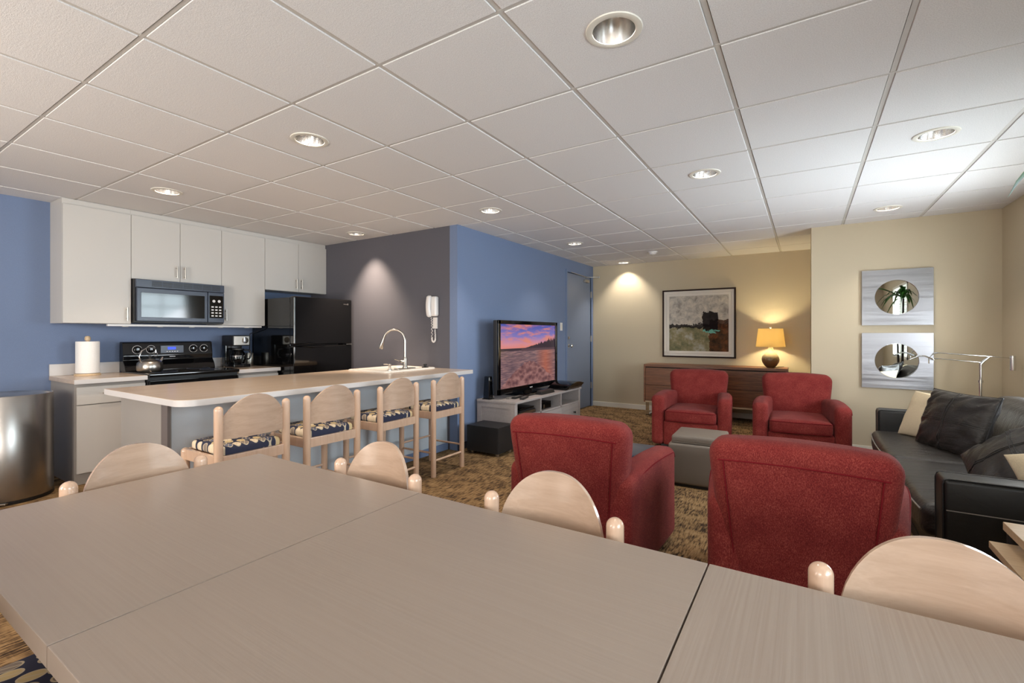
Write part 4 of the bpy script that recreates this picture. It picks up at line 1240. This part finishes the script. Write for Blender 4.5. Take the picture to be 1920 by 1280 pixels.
B().box(-.19, .19, -.155, .135, .03, .285, .004).obj('cabinet', CHAR and BLACKM, t)
for sx in (-1, 1):
    for sy in (-1, 1): B().lathe([(0, 0), (.018, 0), (.02, .03), (0, .03)], (sx*.15, sy*.11, 0), 16).obj('foot', NICKEL, t)
t = T('light_switch', 'white rocker light switch plate between television and door', 'light switch', (TX, 6.15, 1.305))
B().box(0, .006, -.036, .036, -.058, .058, .002).obj('plate', WPLAS, t)
B().box(.005, .011, -.015, .015, -.032, .032, .002).obj('rocker', WHITE, t)

# ------------------------------------------------------------------ sideboard wall
SBX0, SBX1, SBY0 = -2.05, -.20, 6.93
t = T('sideboard', 'long walnut sideboard on chrome legs under the painting', 'sideboard')
B().box(SBX0, SBX1, SBY0, FY-.03, .715, .75, .002).obj('top', WALN, t)
b = B(); b.box(SBX0, SBX0+.025, SBY0, FY-.03, .19, .715, .001); b.obj('side_panel', WALN, t)
b = B(); b.box(SBX1-.025, SBX1, SBY0, FY-.03, .19, .715, .001); b.obj('side_panel', WALN, t)
B().box(SBX0+.025, SBX1-.025, SBY0+.03, FY-.03, .19, .715).obj('carcass', GAP, t)
xs = [SBX0+.025+(SBX1-SBX0-.05)*i/2 for i in range(3)]
for i in range(2):
    for (z0, z1) in ((.215, .445), (.45, .70)):
        B().box(xs[i]+.003, xs[i+1]-.003, SBY0+.004, SBY0+.024, z0, z1, .001).obj('drawer_front', WALN, t)
B().box(SBX0+.025, SBX1-.025, SBY0+.002, SBY0+.026, .19, .21).obj('bottom_rail', OAKT, t)
for x in (SBX0+.05, SBX1-.05):
    b = B(); b.box(x-.025, x+.025, SBY0+.02, SBY0+.03, 0, .19, .001); b.box(x-.025, x+.025, SBY0+.02, FY-.06, 0, .01, .001); b.box(x-.025, x+.025, FY-.07, FY-.06, 0, .19, .001)
    b.obj('leg', CHROME, t)
t = T('framed_painting', 'large abstract painting in a dark frame above the sideboard', 'painting', (-1.3625, FY, 1.356))
hw, hh = .512, .509
def framering(h0w, h0h, h1w, h1h, y0, y1, name, mat, par):
    b = B()
    b.box(-h0w, h0w, y0, y1, h1h, h0h, .002); b.box(-h0w, h0w, y0, y1, -h0h, -h1h, .002)
    b.box(-h0w, -h1w, y0, y1, -h1h, h1h, .002); b.box(h1w, h0w, y0, y1, -h1h, h1h, .002)
    return b.obj(name, mat, par)
framering(hw, hh, hw-.022, hh-.022, -.045, 0, 'frame', plain('dark_wood_frame', (40, 22, 18), .6, 0, .2), t)
b = B()
o = [(-hw+.022, -.03, -hh+.022), (hw-.022, -.03, -hh+.022), (hw-.022, -.03, hh-.022), (-hw+.022, -.03, hh-.022)]
m1 = [(x*.93, -.018, z*.93) for x, y, z in o]; m2 = [(x*.92, -.024, z*.92) for x, y, z in o]; m3 = [(x*.85, -.012, z*.85) for x, y, z in o]
b._new(o+m1+m2+m3, [(k*4+i, k*4+(i+1) % 4, (k+1)*4+(i+1) % 4, (k+1)*4+i) for k in range(3) for i in range(4)])
bmesh.ops.recalc_face_normals(b.bm, faces=b.bm.faces[:])
b.obj('liner', plain('off_white_liner', (214, 208, 198), .5), t)
pw, ph = (hw-.022)*.855, (hh-.022)*.855
b = B(); b.box(-pw, pw, -.012, -.004, -ph, ph)
b.obj('canvas', PAINT, t, uv=lambda c: ((c.x+pw)/(2*pw), (c.z+ph)/(2*ph)))
B().box(-.4, .4, -.004, 0, -.4, .4).obj('backing', BLACKM, t)

t = T('table_lamp', 'lit table lamp with cream drum shade and gourd base on the sideboard', 'table lamp', (-.405, 7.12, .75))
B().lathe([(0, 0), (.045, 0), (.05, .006), (.075, .03), (.1, .075), (.106, .11), (.096, .15), (.068, .19), (.042, .225), (.028, .26), (.024, .285), (.0, .287)], seg=40).obj('base', GOURD, t)
B().tube([(0, 0, .28), (0, 0, .35)], .008, 10).obj('socket', NICKEL, t)
B().lathe([(0, .345), (.022, .36), (.03, .385), (.022, .415), (0, .425)], seg=20).obj('bulb', BULB2, t)
B().lathe([(.175, .278), (.146, .52), (.1445, .52), (.1735, .278), (.175, .278)], seg=48).obj('lamp_shade', SHADE, t)
b = B(); b.tube([(0, 0, .425), (0, 0, .535)], .003, 8)
for a in (0, 2*PI/3, 4*PI/3): b.tube([(0, 0, .515), (.145*math.cos(a), .145*math.sin(a), .515)], .002, 6)
b.lathe([(0, .525), (.012, .528), (.012, .54), (0, .545)], seg=14)
b.obj('harp', WPLAS, t)
l = bpy.data.lights.new('table_lamp_bulb', 'POINT'); l.energy = 42; l.color = (1, .84, .50); l.shadow_soft_size = .035
o = bpy.data.objects.new('table_lamp_bulb', l); COL.objects.link(o); o.location = (-.405, 7.12, .75+.39)
tag(B().tube([(-.36, 7.2, .755), (-.3, 7.25, .756), (-.26, 7.31, .756), (-.25, 7.34, .72), (-.25, 7.345, .5)], .003, 6).obj('lamp_cord', BLACKM), 'thin lamp cord trailing over the sideboard back edge', 'cord')
